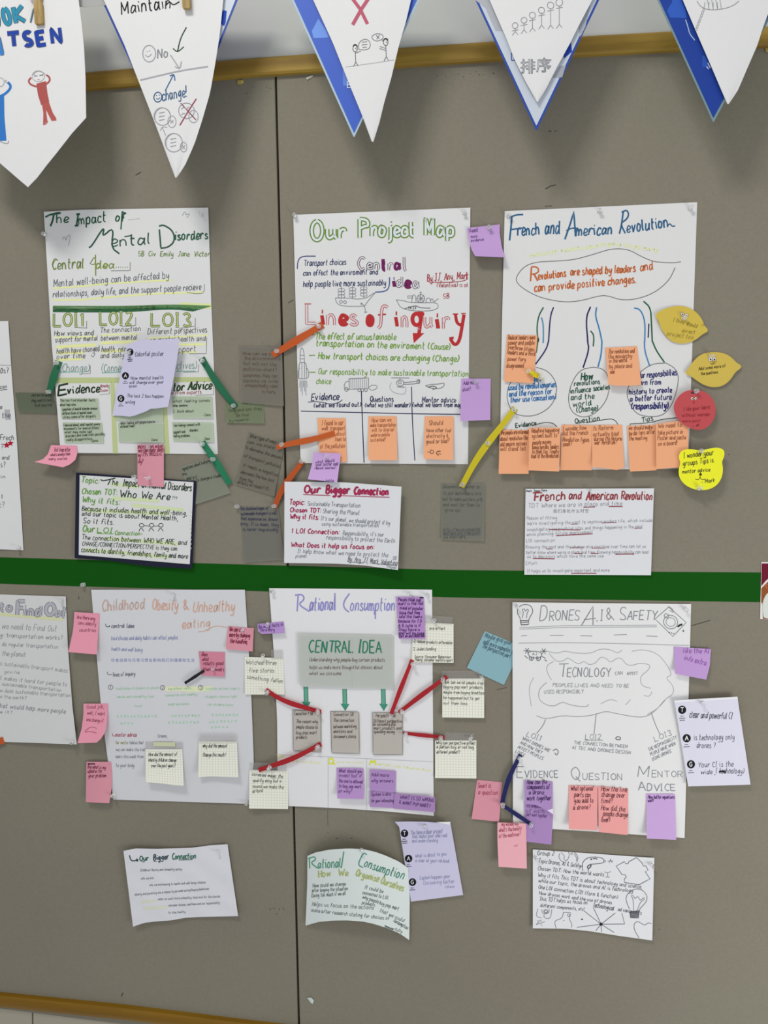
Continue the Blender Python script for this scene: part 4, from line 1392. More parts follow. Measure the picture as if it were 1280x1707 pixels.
for quad, lab, lines, cu, ed in (
    ([(845, 558), (896, 559), (889, 639), (840, 636)], 'over the upper left circle of the revolution poster', [(95, 22, 255, 20, 'Radical leaders gain'), (95, 52, 250, 52, 'power and people'), (95, 78, 250, 92, 'overthrow citizens'), (92, 108, 255, 118, 'leaders and a third'), (92, 148, 200, 150, 'power fiery'), (85, 188, 190, 188, 'disagreement')], dict(b=.004), None),
    ([(1009, 580), (1062, 577), (1069, 642), (1014, 642)], 'between the middle and right circles of the revolution poster', [(690, 105, 845, 100, 'The revolution and'), (690, 135, 830, 130, 'the monarchy'), (694, 160, 800, 155, 'in the world'), (694, 192, 830, 188, 'by peace and'), (700, 225, 728, 225, 'war')], dict(b=.014), dict(b=[(1014, 641), (1028, 643), (1046, 643), (1069, 642)])),
    ([(833, 716), (882, 717), (881, 790), (831, 790)], 'first from left in the bottom row of the revolution poster', [(50, 585, 215, 580, 'The people are informed'), (50, 622, 210, 615, 'about revolution the'), (50, 655, 205, 648, 'old empire systems'), (50, 682, 200, 680, 'will stand tall')], dict(b=.010), None),
    ([(882, 713), (934, 713), (932, 786), (881, 784)], 'second from left in the bottom row of the revolution poster', [(235, 575, 398, 568, 'Rebelling happening'), (235, 605, 385, 600, 'systems built to'), (240, 645, 350, 638, 'people money'), (240, 672, 395, 668, 'being terrible, leaders'), (238, 698, 395, 696, 'to high tax, finally'), (232, 725, 395, 722, 'lead to the Revolution')], dict(b=.013), None),
    ([(936, 708), (986, 709), (986, 784), (934, 784)], 'third from left in the bottom row of the revolution poster', [(420, 562, 560, 555, 'I wonder how'), (418, 590, 570, 585, 'did the French'), (418, 625, 575, 628, 'Revolution types'), (420, 655, 475, 652, 'small?')], dict(b=.010), None),
    ([(986, 709), (1037, 708), (1040, 781), (987, 779)], 'fourth from left in the bottom row of the revolution poster', [(600, 560, 720, 555, 'Is Reform'), (600, 595, 750, 590, 'actually bad'), (605, 622, 770, 620, 'during the Reform'), (608, 645, 740, 642, 'war Terrorism?')], dict(b=.018), dict(b=[(987, 779), (1005, 780), (1030, 784), (1040, 779)])),
    ([(1045, 710), (1094, 708), (1094, 784), (1050, 786)], 'fifth from left in the bottom row of the revolution poster', [(810, 558, 950, 552, 'we should make'), (812, 590, 965, 580, 'be do tens after'), (812, 620, 920, 615, 'the meeting')], dict(b=.008), None),
    ([(1093, 707), (1147, 700), (1147, 778), (1094, 782)], 'last at the right in the bottom row of the revolution poster', [(985, 545, 1125, 538, 'We need to'), (982, 585, 1130, 580, 'take picture in'), (982, 618, 1148, 612, 'Poster and paste'), (985, 652, 1100, 645, 'on a board!')], dict(b=.008), None)):
    s = Sheet('sticky_note', 'orange sticky note ' + lab, 'sticky note', quad, ORANGE, cu, ed, gap=.0008, group=ORIG)
    fr('M')
    for x0, y0, x1, y1, t in lines: T(t, x0, y0, x1, y1, 26, OB, 1.1)
strip('felt_strip', 'short yellow felt strip beside the orange note on the revolution poster', 'ribbon', [(877, 617), (890, 624), (905, 630)], 8, 'cbb612')
strip('felt_strip', 'long yellow felt strip hanging from the lower left circle of the revolution poster', 'ribbon', [(859, 680), (836, 710), (812, 740), (790, 772), (769, 812)], 10.5, 'bdae10', .008)
for x, y, t in ((880, 619, 'at the left end of the short yellow strip'), (901, 628, 'at the right end of the short yellow strip'), (857, 683, 'at the upper end of the long yellow strip'),
                (812, 739, 'halfway down the long yellow strip'), (771, 808, 'at the lower end of the long yellow strip')): pin(x, y, t)


def shape(name, label, raw, h, cu):
    o_ = chaikin(pts('N', *raw), 2, True)
    return Sheet(name, label, 'sticky note', None, paper_mat(h, wrinkle=.15), cu, outline=o_, gap=.001)


def eyes(x, y, dx, r, dy=0):
    fr('N')
    part('eye')
    for k in (-1, 1):
        part('eye', True)
        DISC(x + k * dx, y + k * dy, r, r * .95, 'e8e4d8', 1)
        CI(x + k * dx, y + k * dy, r, r * .95, '7a5a3a', .7)
        DISC(x + k * dx + 2, y + k * dy + 1, r * .42, r * .42, '20160f', 3)


s = shape('fruit_note', 'yellow lemon shaped note with googly face, upper one, overlapping the revolution poster',
          (165, 170, 190, 150, 235, 125, 310, 103, 390, 100, 460, 120, 520, 165, 560, 225, 572, 268, 600, 290, 600, 318, 560, 335, 500, 385, 440, 410, 380, 417, 310, 405, 250, 355, 210, 290, 190, 228, 168, 195), 'c5ad45', dict(vbow=.003, l=.004))
eyes(406, 174, 17, 15, 6)
fr('N'); P([(386, 205), (400, 218), (415, 208)], '5a4a20', .9)
part('handwriting')
T('I think should', 310, 228, 510, 285, 34, '8f7c30', 1.2); T('direct', 385, 320, 495, 335, 30, '8f7c30', 1.2); T('project too', 260, 345, 480, 380, 34, '96823a', 1.2); T('it', 545, 268, 568, 275, 22, '8f7c30', 1)
s = shape('fruit_note', 'yellow lemon shaped note with smiling face, lower one, on the bare board',
          (415, 655, 440, 620, 490, 550, 550, 500, 650, 483, 740, 495, 800, 530, 840, 575, 885, 600, 872, 628, 835, 650, 790, 720, 730, 770, 650, 785, 570, 765, 500, 720, 455, 685, 420, 675), 'c4ab4a', dict(vbow=.004, b=.004))
eyes(639, 547, 17, 17)
fr('N'); P([(625, 580), (640, 592), (656, 580)], '4a3a18', 1.0); LN('4a3a18', .9, 636, 568, 644, 576)
part('handwriting'); T('Add some more of', 525, 640, 750, 612, 26, '4a4022', 1.1); T('the questions', 545, 680, 685, 664, 24, '4a4022', 1.1)
s = shape('fruit_note', 'round red apple shaped note with small face at the right edge of the revolution poster',
          (313, 950, 325, 905, 360, 850, 410, 815, 470, 800, 500, 812, 530, 806, 590, 825, 640, 870, 668, 950, 665, 1020, 630, 1090, 570, 1135, 500, 1140, 430, 1115, 370, 1070, 330, 1020), 'b5474b', dict(vbow=.003, b=.006))
eyes(485, 875, 15, 12)
fr('N'); P([(478, 900), (484, 908), (490, 900)], '4a1a1a', 1); DISC(484, 918, 4, 3, '4a1a1a', 2); FILL([(455, 830), (480, 808), (500, 815), (505, 835), (470, 835)], '4a3030', 1)
part('handwriting'); T('I like your fabric', 400, 980, 620, 960, 30, '8a2c34', 1.2); T('without wonder', 385, 1030, 620, 1020, 28, '8a2c34', 1.2); T('more point', 390, 1075, 540, 1070, 22, '8f3038', 1.1); T('- A!', 475, 1115, 535, 1105, 20, '5a2028', 1.1)
s = shape('animal_note', 'bright yellow animal head shaped note with nose and whisker mouth', 
          (360, 1345, 385, 1308, 440, 1298, 500, 1305, 550, 1312, 600, 1298, 650, 1288, 700, 1288, 738, 1308, 742, 1350, 724, 1395, 720, 1410, 730, 1470, 718, 1540, 680, 1600, 620, 1635, 550, 1645, 480, 1635, 410, 1600, 365, 1545, 354, 1480, 374, 1412, 360, 1380), 'e2ea22', dict(b=.006, vbow=.003))
fr('N')
FILL([(540, 1490), (555, 1518), (525, 1520)], '3a3a20', 1); P([(540, 1518), (535, 1545), (515, 1558), (495, 1548)], '4a4a20', 1.0); P([(538, 1540), (555, 1558), (582, 1548)], '4a4a20', 1.0)
part('handwriting')
T('I wonder your', 400, 1375, 650, 1348, 44, '3c3d28', 1.3); T('groups Tips is', 395, 1440, 650, 1408, 42, '3c3d28', 1.3); T('mentor advice', 388, 1505, 620, 1485, 32, '3c3d28', 1.4); T('- Mark', 550, 1590, 660, 1572, 32, '3c3d28', 1.3)
for x, y, t in ((1140, 530, 'on the face of the upper lemon note'), (1186, 594, 'at the top of the lower lemon note'), (1161, 652, 'at the top of the red apple note'), (1170, 752, 'at the top of the yellow animal head note'), (1166, 814, 'at the bottom of the yellow animal head note')): pin(x, y, t)

# french card
s = Sheet('card', 'white revolution card with dark red heading, overlapping the green band', 'card',
          [(876, 815), (1090, 814), (1085, 959), (874, 958)], CARD, dict(l=.003, r=.006), gap=.001)
fr('O')
R3 = '8f3a3c'
part('heading')
T('French', 148, 132, 298, 126, 44, R3, 2.3); LN(R3, 1.8, 140, 92, 185, 92); T('and', 315, 124, 375, 122, 38, R3, 2.0); T('American', 398, 128, 552, 124, 42, R3, 2.3); T('Revolution', 570, 124, 718, 126, 40, R3, 2.0)
part('handwriting')
T('Mark, Jason Dane', 108, 88, 208, 84, 10, '44444c', 1.0)
T('TDT Where we are in place and time', 118, 165, 572, 152, 22, '8c8c92', .9)
CJK('我们身处什么时空', 238, 188, 20, '77777d', dy=-.2)
for t, x0, y0, x1, y1 in (('Reason of fitting:', 110, 222, 262, 220), ("We're investigating the past to improve modern life, which include", 112, 248, 718, 232), ('investigating geographical sites and things happening in the past', 112, 278, 672, 262),
                          ('while planning future improvement', 110, 302, 430, 288), ('LOI connection:', 108, 332, 252, 330), ('Knowing the past and the change also continue over time can let us', 106, 362, 688, 358),
                          ("better know where we're in place and time. Knowing responsibility can lead", 108, 388, 700, 386), ('us to decisions which have the same use', 112, 408, 482, 404), ('Effort:', 106, 442, 165, 440), ('It helps us to investigate important and more', 112, 478, 510, 474)):
    T(t, x0, y0, x1, y1, 16, '86868e', .8)
R4 = '8a4048'
LN(R4, 1.6, 385, 162, 442, 160, 508, 158, 575, 158, 252, 300, 430, 290, 140, 410, 245, 412, 540, 390, 632, 388, 326, 482, 448, 482, 220, 270, 370, 272)
LN(R4, 1.1, 325, 244, 358, 243, 475, 238, 545, 236, 632, 264, 670, 263, 322, 358, 382, 358, 425, 360, 490, 360, 340, 386, 380, 386, 422, 386, 458, 386, 205, 364, 236, 364)
pin(984, 818, 'at the top of the revolution card', .7)

# right edge card
s = Sheet('picture_card', 'maroon and brown picture card cut off by the right edge on the green band', 'card',
          [(1269, 937), (1400, 936), (1396, 1036), (1267, 1032)], paper_mat('d6d2d0'), gap=.001, thick=.001)
fr('b')
FILL([(280, 372), (1480, 372), (1480, 600), (400, 600), (340, 650), (272, 735)], '6a0c28', 0)
part('brown_shape')
FILL([(275, 765), (400, 640), (700, 620), (700, 1250), (300, 1250), (290, 1000), (272, 990)], '8a4a22', 1)
CI(375, 730, 28, 32, 'c0603a', 1.2, 3)
part('white_bubble')
FILL(chaikin([(290, 960), (400, 790), (900, 700), (900, 1250), (330, 1250), (300, 1190)], 2, True), 'c9d0c6', 3)

# ================= childhood poster
s = Sheet('poster', 'white childhood obesity poster with faint orange title and pale green writing', 'poster',
          [(152, 983), (408, 983), (414, 1340), (189, 1333)], paper_mat('cbccce', wrinkle=.6), dict(l=.003, r=.003, s=.002),
          dict(l=[(152, 983), (160, 1080), (168, 1173), (176, 1240), (189, 1333)], r=[(408, 983), (418, 1140), (423, 1270), (414, 1340)]))
fr('P')
part('heading')
OC = 'c9a290'
T('Childhood', 495, 172, 700, 160, 50, OC, 1.8); T('Childhood', 498, 170, 702, 158, 50, 'a8a4a4', .8, layer=3)
T('Obesity', 738, 165, 862, 165, 52, OC, 2.0); T('&', 888, 168, 915, 166, 46, OC, 2.0); T('Unhealthy', 935, 175, 1138, 172, 52, OC, 2.0); T('eating', 885, 255, 1020, 248, 42, OC, 1.8); P([(960, 272), (1000, 268), (1040, 240), (1100, 250)], OC, 1.2)
part('handwriting')
T('central Idea', 540, 252, 650, 252, 20, '4c4e68', 1.3); P([(512, 232), (514, 248), (535, 246), (528, 240)], '4c4e68', 1.1)
T('food choices and daily habits can affect peoples', 538, 312, 862, 308, 20, '8488b0', 1.0); T('health and well-being', 540, 362, 690, 368, 18, '8488b0', 1.0)
CJK('饮食选择与日常习惯会影响我们的健康和生活', 538, 416, 18.5, '8088b8')
T('lines of inquiry', 548, 488, 655, 484, 20, '5c5e70', 1.1); P([(520, 465), (522, 480), (542, 478)], '5c5e70', 1)
for x, y, ch in ((536, 540, '1'), (788, 542, '2'), (973, 542, '3')):
    CI(x, y, 11, 11, '6a6c70', .9); T(ch, x - 3, y + 6, x + 4, y + 6, 12, '6a6c70', .9)
part('highlight')
HL('d8d9b4', 8, 800, 548, 960, 548); HL('d2dab4', 8, 905, 555, 1030, 545)
part('faint_green_writing')
G1 = 'a6c8ac'
for t, x0, y0, x1, y1, h in (('food choices of students in schools', 560, 552, 770, 548, 12), ('causes and unhealthy food', 565, 592, 745, 590, 12), ('food', 650, 636, 685, 636, 10), ('from different country', 815, 555, 925, 548, 12), ('connection with healthy', 800, 585, 955, 580, 12), ('weight and culture', 815, 628, 915, 625, 11), ('peoples actions habits', 1000, 552, 1165, 552, 12), ('students choose right', 995, 592, 1150, 590, 12), ('can children know', 1005, 628, 1130, 632, 12)):
    T(t, x0, y0, x1, y1, h, G1, 1.0)
fr('Q')
for x0, y0, x1, y1 in ((565, 105, 765, 105), (582, 140, 650, 140), (830, 105, 975, 102), (815, 136, 970, 134), (1025, 100, 1160, 98), (1012, 134, 1155, 130), (1022, 160, 1112, 158)):
    SCRIB(x0, y0, x1, y1, 14, 'a4d0ae', .8)
part('handwriting')
T('mentor advice', 560, 198, 662, 198, 20, 'a8586a', 1.2); P([(545, 182), (546, 196), (560, 194)], 'a8586a', 1)
HL('dcdcae', 4, 560, 230, 620, 228)
for t, x0, y0, x1, y1, h in (('Our mentor told us that', 560, 234, 695, 234, 16), ('we can make the kids', 562, 268, 705, 268, 16), ('learn this week from', 560, 302, 695, 302, 16), ('to your body', 562, 345, 650, 345, 18), ('Dream,', 765, 202, 812, 202, 16)):
    T(t, x0, y0, x1, y1, h, '85878e', 1.0)
pin(288, 992, 'at the top middle of the childhood obesity poster')
pin(411, 1339, 'at the lower right corner of the childhood obesity poster')
# rational consumption poster
s = Sheet('poster', 'white rational consumption poster with violet title and green arrows', 'poster',
          [(448, 981), (720, 983), (723, 1360), (463, 1343)], paper_mat('dadada'), dict(l=.003, s=.004, br=.003),
          dict(l=pts('R', 135, 57, 160, 400, 172, 668) + [(463, 1343)], b=[(463, 1343), (560, 1347), (650, 1353), (723, 1360)]))
fr('R')
part('heading')
VT = '8d8ac0'
P([(270, 85), (265, 165)], VT, 2.3); P([(255, 90), (290, 85), (300, 110), (268, 132), (322, 165)], VT, 2.4)
T('ational', 322, 160, 442, 158, 62, VT, 2.4); LN(VT, 2.3, 440, 80, 440, 160)
P([(508, 82), (480, 120), (482, 150), (505, 168)], VT, 2.4); T('onsumption', 512, 162, 718, 160, 56, VT, 2.2); LN(VT, 2.2, 628, 130, 628, 200)
part('arrow')
GA = '3f8a70'
for x in (306, 486, 665):
    y = 515 if x < 400 else 525
    part('arrow', True)
    FILL([(x - 10, y), (x + 8, y), (x + 10, y + 70), (x - 8, y + 70)], '5fa088', 1)
    FILL([(x - 20, y + 68), (x + 22, y + 70), (x + 2, y + 102)], GA, 1)
    LN('3c7a64', 1.2, x - 10, y, x - 8, y + 70, x + 8, y, x + 10, y + 70)
fr('S')
part('faint_pencil_lines')
LN('b8babc', .9, 185, 298, 980, 335, 448, 310, 448, 565, 643, 318, 643, 578)
part('yellow_writing')
YL = 'd3d83a'
CI(463, 332, 13, 13, YL, 2.6); LN(YL, 2.4, 470, 340, 482, 350); P([(658, 352), (668, 325), (676, 342), (686, 325), (690, 352)], YL, 2.6)
T('Evidence', 195, 318, 225, 310, 16, 'd6d69a', 2.0); T('what we found', 250, 335, 410, 345, 10, 'dcdeb0', 2.0); T('what we found out', 700, 350, 970, 385, 12, 'd9dda0', 2.0); T('what we wonder', 490, 340, 630, 342, 8, 'dcdeb8', 1.6)
pin(454, 987, 'at the top left corner of the rational consumption poster')
pin(712, 993, 'at the top right corner of the rational consumption poster')
s = Sheet('film_note', 'wide translucent grey central idea panel on the rational consumption poster', 'sticky note',
          [(496, 1056), (656, 1059), (656, 1148), (500, 1144)], film_mat('c2c6bf', .72), dict(l=.004, b=.002), gap=.001)
fr('R')
part('heading'); T('CENTRAL IDEA', 320, 354, 656, 358, 54, '2f7a60', 2.4, sl=.05)
part('handwriting')
for t, x0, y0, x1, y1 in (('Understanding why people buy certain products', 322, 396, 672, 398), ('helps us make more thoughtful choices about', 322, 432, 662, 432), ('what we consume', 322, 460, 468, 460)):
    T(t, x0, y0, x1, y1, 17, '6a5a50', 1.0)
LN('b4b6b0', .8, 516, 290, 520, 515)
for quad, lab, lines in (
    ([(488, 1184), (535, 1185), (535, 1254), (489, 1251)], 'left one of the three under the green arrows', [(275, 98, 370, 98, 'Causation 1 5B'), (285, 138, 395, 138, 'The reason why'), (285, 165, 395, 168, 'people choose to'), (285, 195, 390, 195, 'buy pop mart'), (285, 218, 340, 218, 'products')]),
    ([(551, 1186), (598, 1187), (599, 1256), (553, 1255)], 'middle one of the three under the green arrows', [(475, 102, 575, 102, 'Connection 5B'), (475, 132, 580, 132, 'The connection'), (475, 165, 595, 162, 'between marketing,'), (475, 188, 570, 188, 'emotions and'), (475, 214, 592, 214, 'consumers choice.')]),
    ([(621, 1188), (671, 1188), (671, 1258), (622, 1258)], 'right one of the three under the green arrows', [(690, 108, 790, 108, 'Perspective 5B'), (680, 136, 822, 136, 'Different perspective'), (676, 152, 790, 152, 'on consuming pop'), (680, 172, 820, 172, 'mart products and'), (680, 190, 790, 190, 'spending money.')])):
    s = Sheet('film_note', 'small translucent grey note, ' + lab, 'sticky note', quad, film_mat('c4beb4', .70), dict(b=.002), gap=.0008, group='small translucent grey notes under the green arrows')
    fr('S')
    q_ = [((p[0] - 400) * 3.048, (p[1] - 1160) * 3.048) for p in quad]
    part('border_line'); P(q_ + [q_[0]], '6e706c', .9, smooth=False)
    part('handwriting')
    for x0, y0, x1, y1, t in lines: T(t, x0, y0, x1, y1, 17, '5c5048', 1.0)

# drones poster; the blue note is tucked behind it
s = Sheet('sticky_note', 'light blue tilted sticky note tucked behind the drones poster', 'sticky note',
          [(808, 1052), (870, 1078), (840, 1142), (778, 1113)], paper_mat('82aab2', wrinkle=.3), dict(b=.002), gap=.001)
fr('T')
for t, x0, y0, x1, y1 in (('Maybe give your', 95, 182, 205, 215), ('add more examples in', 88, 208, 215, 252), ('the perspective part', 85, 225, 200, 270)): T(t, x0, y0, x1, y1, 20, '4f6a74', 1.0)
s = Sheet('poster', 'white drones and safety poster with pencil drawings and a light bulb', 'poster',
          [(854, 1004), (1152, 1007), (1141, 1397), (855, 1378)], paper_mat('dadad8'), dict(l=.003, r=.002, s=.003),
          dict(b=[(855, 1378), (921, 1382), (1000, 1387), (1141, 1397)]))
fr('T')
part('heading')
PC = '84868a'
T('D', 325, 112, 358, 110, 58, PC, 1.6, sl=.2); T('RONES', 365, 112, 490, 110, 40, PC, 1.5); P([(500, 132), (548, 52), (548, 130)], PC, 1.6, smooth=False); LN(PC, 1.3, 510, 108, 560, 102)
T('.I', 562, 112, 592, 110, 44, PC, 1.6); T('&', 602, 110, 636, 110, 54, PC, 1.5); T('S', 660, 110, 685, 108, 56, PC, 1.6); T('AFETY', 690, 110, 815, 108, 38, PC, 1.5)
for k, y in enumerate((135, 142)): LN('9b9da0', .9, 240, y + 6, 430, y - 2, 430, y - 2, 815, y - 4)
LN('8a8c90', 1.0, 248, 176, 272, 174, 368, 174, 425, 174, 495, 175, 545, 176, 635, 172, 690, 170, 770, 176, 818, 178)
P([(236, 206), (400, 204), (600, 206), (950, 216)], '909296', .9)
part('light_bulb_drawing')
P([(245, 110), (242, 98), (230, 80), (235, 55), (262, 42), (290, 50), (298, 75), (285, 95), (278, 112)], '66686e', 1.2); P([(252, 102), (258, 75), (250, 65), (262, 62), (265, 76), (272, 62), (280, 70), (272, 78), (270, 102)], '66686e', 1); P([(244, 112), (280, 112), (278, 128), (248, 130), (244, 112)], '4c4e56', 1.6, smooth=False); LN('55575e', 1.2, 246, 120, 280, 118)
part('speaker_drawing')
P([(865, 55), (938, 120), (882, 178), (808, 105), (865, 55)], '7c7e84', 1.1, smooth=False); CI(873, 118, 30, 28, '7c7e84', 1.1); CI(873, 118, 20, 18, '8c8e94', 1.0); CI(855, 92, 9, 9, '7c7e84', 1); P([(902, 138), (912, 130), (922, 128)], '2c2c30', 3.2)
P([(868, 68), (888, 80), (880, 62), (862, 52)], '7c7e84', 1); LN('5c5e66', 1.3, 866, 160, 870, 163, 876, 162, 880, 166, 884, 164, 888, 168, 922, 155, 930, 155, 926, 150, 926, 160)
part('drone_drawing')
DP = '5a5c62'
for x, y in ((272, 238), (342, 240)):
    for a in range(6): LN(DP, 1.0, x, y, x + 15 * math.cos(a * 1.05), y + 13 * math.sin(a * 1.05))
P([(275, 245), (290, 240), (325, 242), (335, 252), (330, 268), (290, 268), (278, 255), (275, 245)], DP, 1.1); LN(DP, 1.2, 290, 262, 290, 275, 318, 262, 318, 275, 262, 258, 275, 270, 335, 262, 350, 270, 345, 275, 355, 282)
P([(282, 262), (282, 278), (298, 278), (298, 262)], DP, 1.2); P([(312, 262), (312, 280), (328, 278), (328, 262)], DP, 1.2); T('A.I', 294, 256, 314, 256, 9, DP, 1.0)
part('cloud_drawing')
CD = 'a2a4a8'
P([(355, 240), (400, 250), (430, 238), (470, 248), (540, 250), (575, 230), (620, 232), (650, 250), (670, 235)], CD, 1.0)
P([(365, 250), (395, 285), (430, 280), (440, 265), (470, 285), (490, 295), (510, 280), (530, 298), (560, 290), (580, 262), (605, 270), (620, 290), (660, 260), (690, 300), (720, 298), (740, 290), (790, 295), (780, 320), (745, 345), (750, 385), (790, 395)], CD, 1.0)
P([(710, 240), (760, 232), (820, 250), (860, 300), (880, 340), (850, 350), (885, 385), (885, 420), (850, 440), (820, 480), (775, 505)], CD, 1.0); P([(385, 282), (352, 300), (358, 335), (375, 360)], CD, 1.0)
P([(300, 350), (278, 390), (290, 470)], CD, .9); P([(355, 370), (320, 400), (322, 450), (380, 475), (420, 450), (450, 465), (520, 475), (530, 462)], '95979c', 1.0); P([(580, 460), (620, 440), (650, 450)], CD, .9); LN(CD, .9, 685, 465, 705, 442); P([(760, 425), (785, 430), (795, 410)], CD, .9)
P([(312, 510), (350, 525), (420, 508), (480, 515), (550, 508), (600, 490), (640, 500), (740, 518), (790, 508), (850, 445)], '8e9094', 1.0)
P([(350, 525), (340, 550), (312, 585)], '7c7e84', 1.1); LN('7c7e84', 1.1, 562, 500, 552, 588); P([(792, 498), (808, 545), (828, 588)], '7c7e84', 1.1)
part('handwriting')
T('T', 402, 348, 440, 346, 54, PC, 1.4, sl=.1); T('ECNOLOGY', 440, 348, 622, 346, 38, PC, 1.4, sl=.1)
PW = '8a8c90'
T('CAN', 640, 340, 672, 338, 14, PW, 1.1); T('AFFECT', 690, 340, 735, 338, 12, PW, 1.1); T('PEOPLES LIVES AND NEED TO BE', 380, 388, 698, 392, 14, PW, 1.1); T('USED RESPONSIBLY.', 344, 418, 514, 415, 15, PW, 1.1)
fr('U')
T('LOI1', 268, 118, 330, 140, 22, PW, 1.2)
for k, t in enumerate(('WHAT DRONES ARE', 'AND HOW THEY', 'AFFECT PEOPLES', 'LIVES')):
    T(t, 252 - k * 10, 132 + k * 18, (250 - k * 10) + len(t) * 7.6, 132 + k * 18 + len(t) * 3.6, 13, '7c7e84', 1.1)
P([(380, 180), (395, 170), (405, 185), (395, 200), (388, 188)], '5c5e66', 1.2)
T('LOI2', 515, 132, 582, 132, 20, PW, 1.2); LN(PW, 1, 515, 136, 590, 136); P([(642, 130), (648, 120), (662, 122), (664, 134), (644, 132)], '5c5e66', 1.4)
T('THE CONNECTION BETWEEN', 468, 152, 692, 168, 13, '7c7e84', 1.1); T('AI TEC AND DRONES DESIGN', 460, 172, 705, 194, 13, '7c7e84', 1.1)
T('LOI3', 808, 142, 880, 112, 22, PW, 1.2)
for k, t in enumerate(('THE RESPONSIBILITY', 'PEOPLE HAVE WHEN', 'USING DRONES')):
    T(t, 782 + k * 8, 182 + k * 20, 782 + k * 8 + len(t) * 6.5, 182 + k * 20 - len(t) * 3.0, 13, '7c7e84', 1.1)
part('heading')
T('E', 230, 292, 255, 292, 46, PC, 1.5, sl=0); T('VIDENCE', 262, 292, 402, 292, 28, PC, 1.4, sl=0)
T('Q', 458, 300, 495, 300, 50, PC, 1.5, sl=0); T('UESTION', 505, 300, 672, 302, 26, PC, 1.4, sl=0)
T('M', 735, 290, 785, 290, 46, PC, 1.5, sl=.1); T('ENTOR', 795, 290, 922, 290, 26, PC, 1.4, sl=0)
T('A', 738, 345, 768, 345, 36, PC, 1.5, sl=0); T('DVICE', 775, 347, 892, 347, 28, PC, 1.4, sl=0)
pin(861, 1011, 'at the top left corner of the drones poster')
pin(1143, 1016, 'at the top right corner of the drones poster')

# ---------------- notes around the lower posters
PI = '8a4458'


def note(label, quad, mat, cu, frame, lines, ink, ed=None, h=18, name='sticky_note', wd=1.0, gap=.001, group=None):
    s_ = Sheet(name, label, 'sticky note', quad, mat, cu, ed, gap=gap, group=group)
    fr(frame)
    for l in lines:
        T(l[4], l[0], l[1], l[2], l[3], l[5] if len(l) > 5 else h, ink, wd)
    return s_


PG = 'pink sticky notes'
note('pink sticky note between the find out and childhood posters, upper one', [(124, 1020), (166, 1023), (161, 1091), (114, 1087)], PINKM, dict(b=.016), 'P',
     [(372, 208, 460, 215, 'Are there any'), (378, 235, 465, 242, 'cons obesity'), (385, 270, 465, 272, 'countries')], PI, dict(l=[(124, 1020), (122, 1050), (114, 1087)]), group=PG)
note('pink sticky note on the upper right edge of the childhood poster', [(380, 1044), (423, 1047), (421, 1086), (376, 1082)], PINK2, dict(b=.006), 'P',
     [(1112, 268, 1180, 272, 'We can add'), (1112, 295, 1212, 300, 'more by changing'), (1115, 325, 1200, 330, 'the headline,')], '803048', wd=1.3, h=22, group=PG)
note('small dark pink note at the upper end of the black strip on the childhood poster', [(331, 1086), (375, 1087), (374, 1128), (336, 1126)], paper_mat('c97f92'), dict(b=.005), 'P',
     [(978, 388, 1005, 390, 'Does'), (980, 412, 1012, 412, 'what'), (985, 432, 1082, 432, 'results good'), (985, 460, 1085, 462, 'than 2 weeks')], '74304a', wd=1.2, group=PG)
note('pink sticky note curling down at the left edge of the childhood poster', [(139, 1173), (180, 1173), (161, 1238), (129, 1239)], PINKM, dict(b=.022, br=.006), 'Q',
     [(420, 62, 505, 60, 'Good job,'), (422, 90, 508, 95, 'well, I want'), (418, 122, 500, 130, 'one change it')], PI,
     dict(l=[(139, 1173), (139, 1192), (136, 1215), (129, 1239)], r=[(180, 1173), (179, 1200), (176, 1218), (170, 1230), (161, 1238)]), group=PG)
fr('Q'); P([(412, 172), (430, 155), (450, 150), (468, 158)], PI, .9); P([(412, 178), (425, 172), (450, 175), (468, 180)], PI, .9)
note('pink sticky note at the lower left corner of the childhood poster', [(144, 1270), (185, 1270), (182, 1339), (143, 1337)], PINK2, dict(b=.010, bow=.004), 'Q',
     [(425, 352, 512, 356, 'Big what is my'), (425, 374, 495, 372, 'updates for'), (428, 396, 515, 394, 'your problem')], '743048', dict(r=[(185, 1270), (187, 1290), (186, 1315), (182, 1339)]), group=PG)
LN('1c1216', 2.0, 425, 330, 460, 330)
pin(404, 1050, 'at the top of the pink note right of the unhealthy title', .8)
pin(354, 1116, 'on the small dark pink note above the black strip', .8)
pin(187, 1327, 'at the lower left corner of the childhood poster')
strip('felt_strip', 'short black felt strip on the childhood obesity poster', 'ribbon', [(308, 1139), (322, 1130), (340, 1118)], 5, '0c0b10', .003)
SQ = 'squared white notes'
sq = lambda label, quad, lines, cu=None, ed=None, fr_='S', ink='5c5c58', h=18: note('squared white note ' + label, quad, GRID, cu or dict(b=.008), fr_, lines, ink, ed, h=h, group=SQ)
s = sq('curling up on the childhood poster under a yellow marked tape', [(242, 1249), (304, 1249), (306, 1310), (243, 1304)], [(590, 482, 780, 480, 'How did the amount of'), (590, 518, 775, 520, 'obesity children change'), (608, 556, 770, 556, 'over the past years?')], dict(b=.020), dict(b=[(243, 1304), (270, 1306), (290, 1309), (306, 1310)]), 'd', '3c3c3a', 24)
tape(s, [(242, 1236), (305, 1237), (305, 1251), (242, 1251)], .35)
t = Sheet('tape', 'yellow highlighter marked strip under the tape', None, pts('d', 622, 388, 768, 390, 768, 418, 622, 416), paper_mat('c4c8a4'), base=s.base + .0008, parent=s.obj, reg=False); CUR['s'] = s
s = sq('at the lower right of the childhood poster, with two lines', [(331, 1235), (395, 1236), (397, 1296), (330, 1296)], [(950, 425, 1115, 425, 'why did the amount'), (952, 485, 1105, 485, 'Change this much?')], dict(b=.014, r=.003), dict(b=[(330, 1296), (350, 1294), (397, 1296)]), 'd', '3c3c3a', 26)
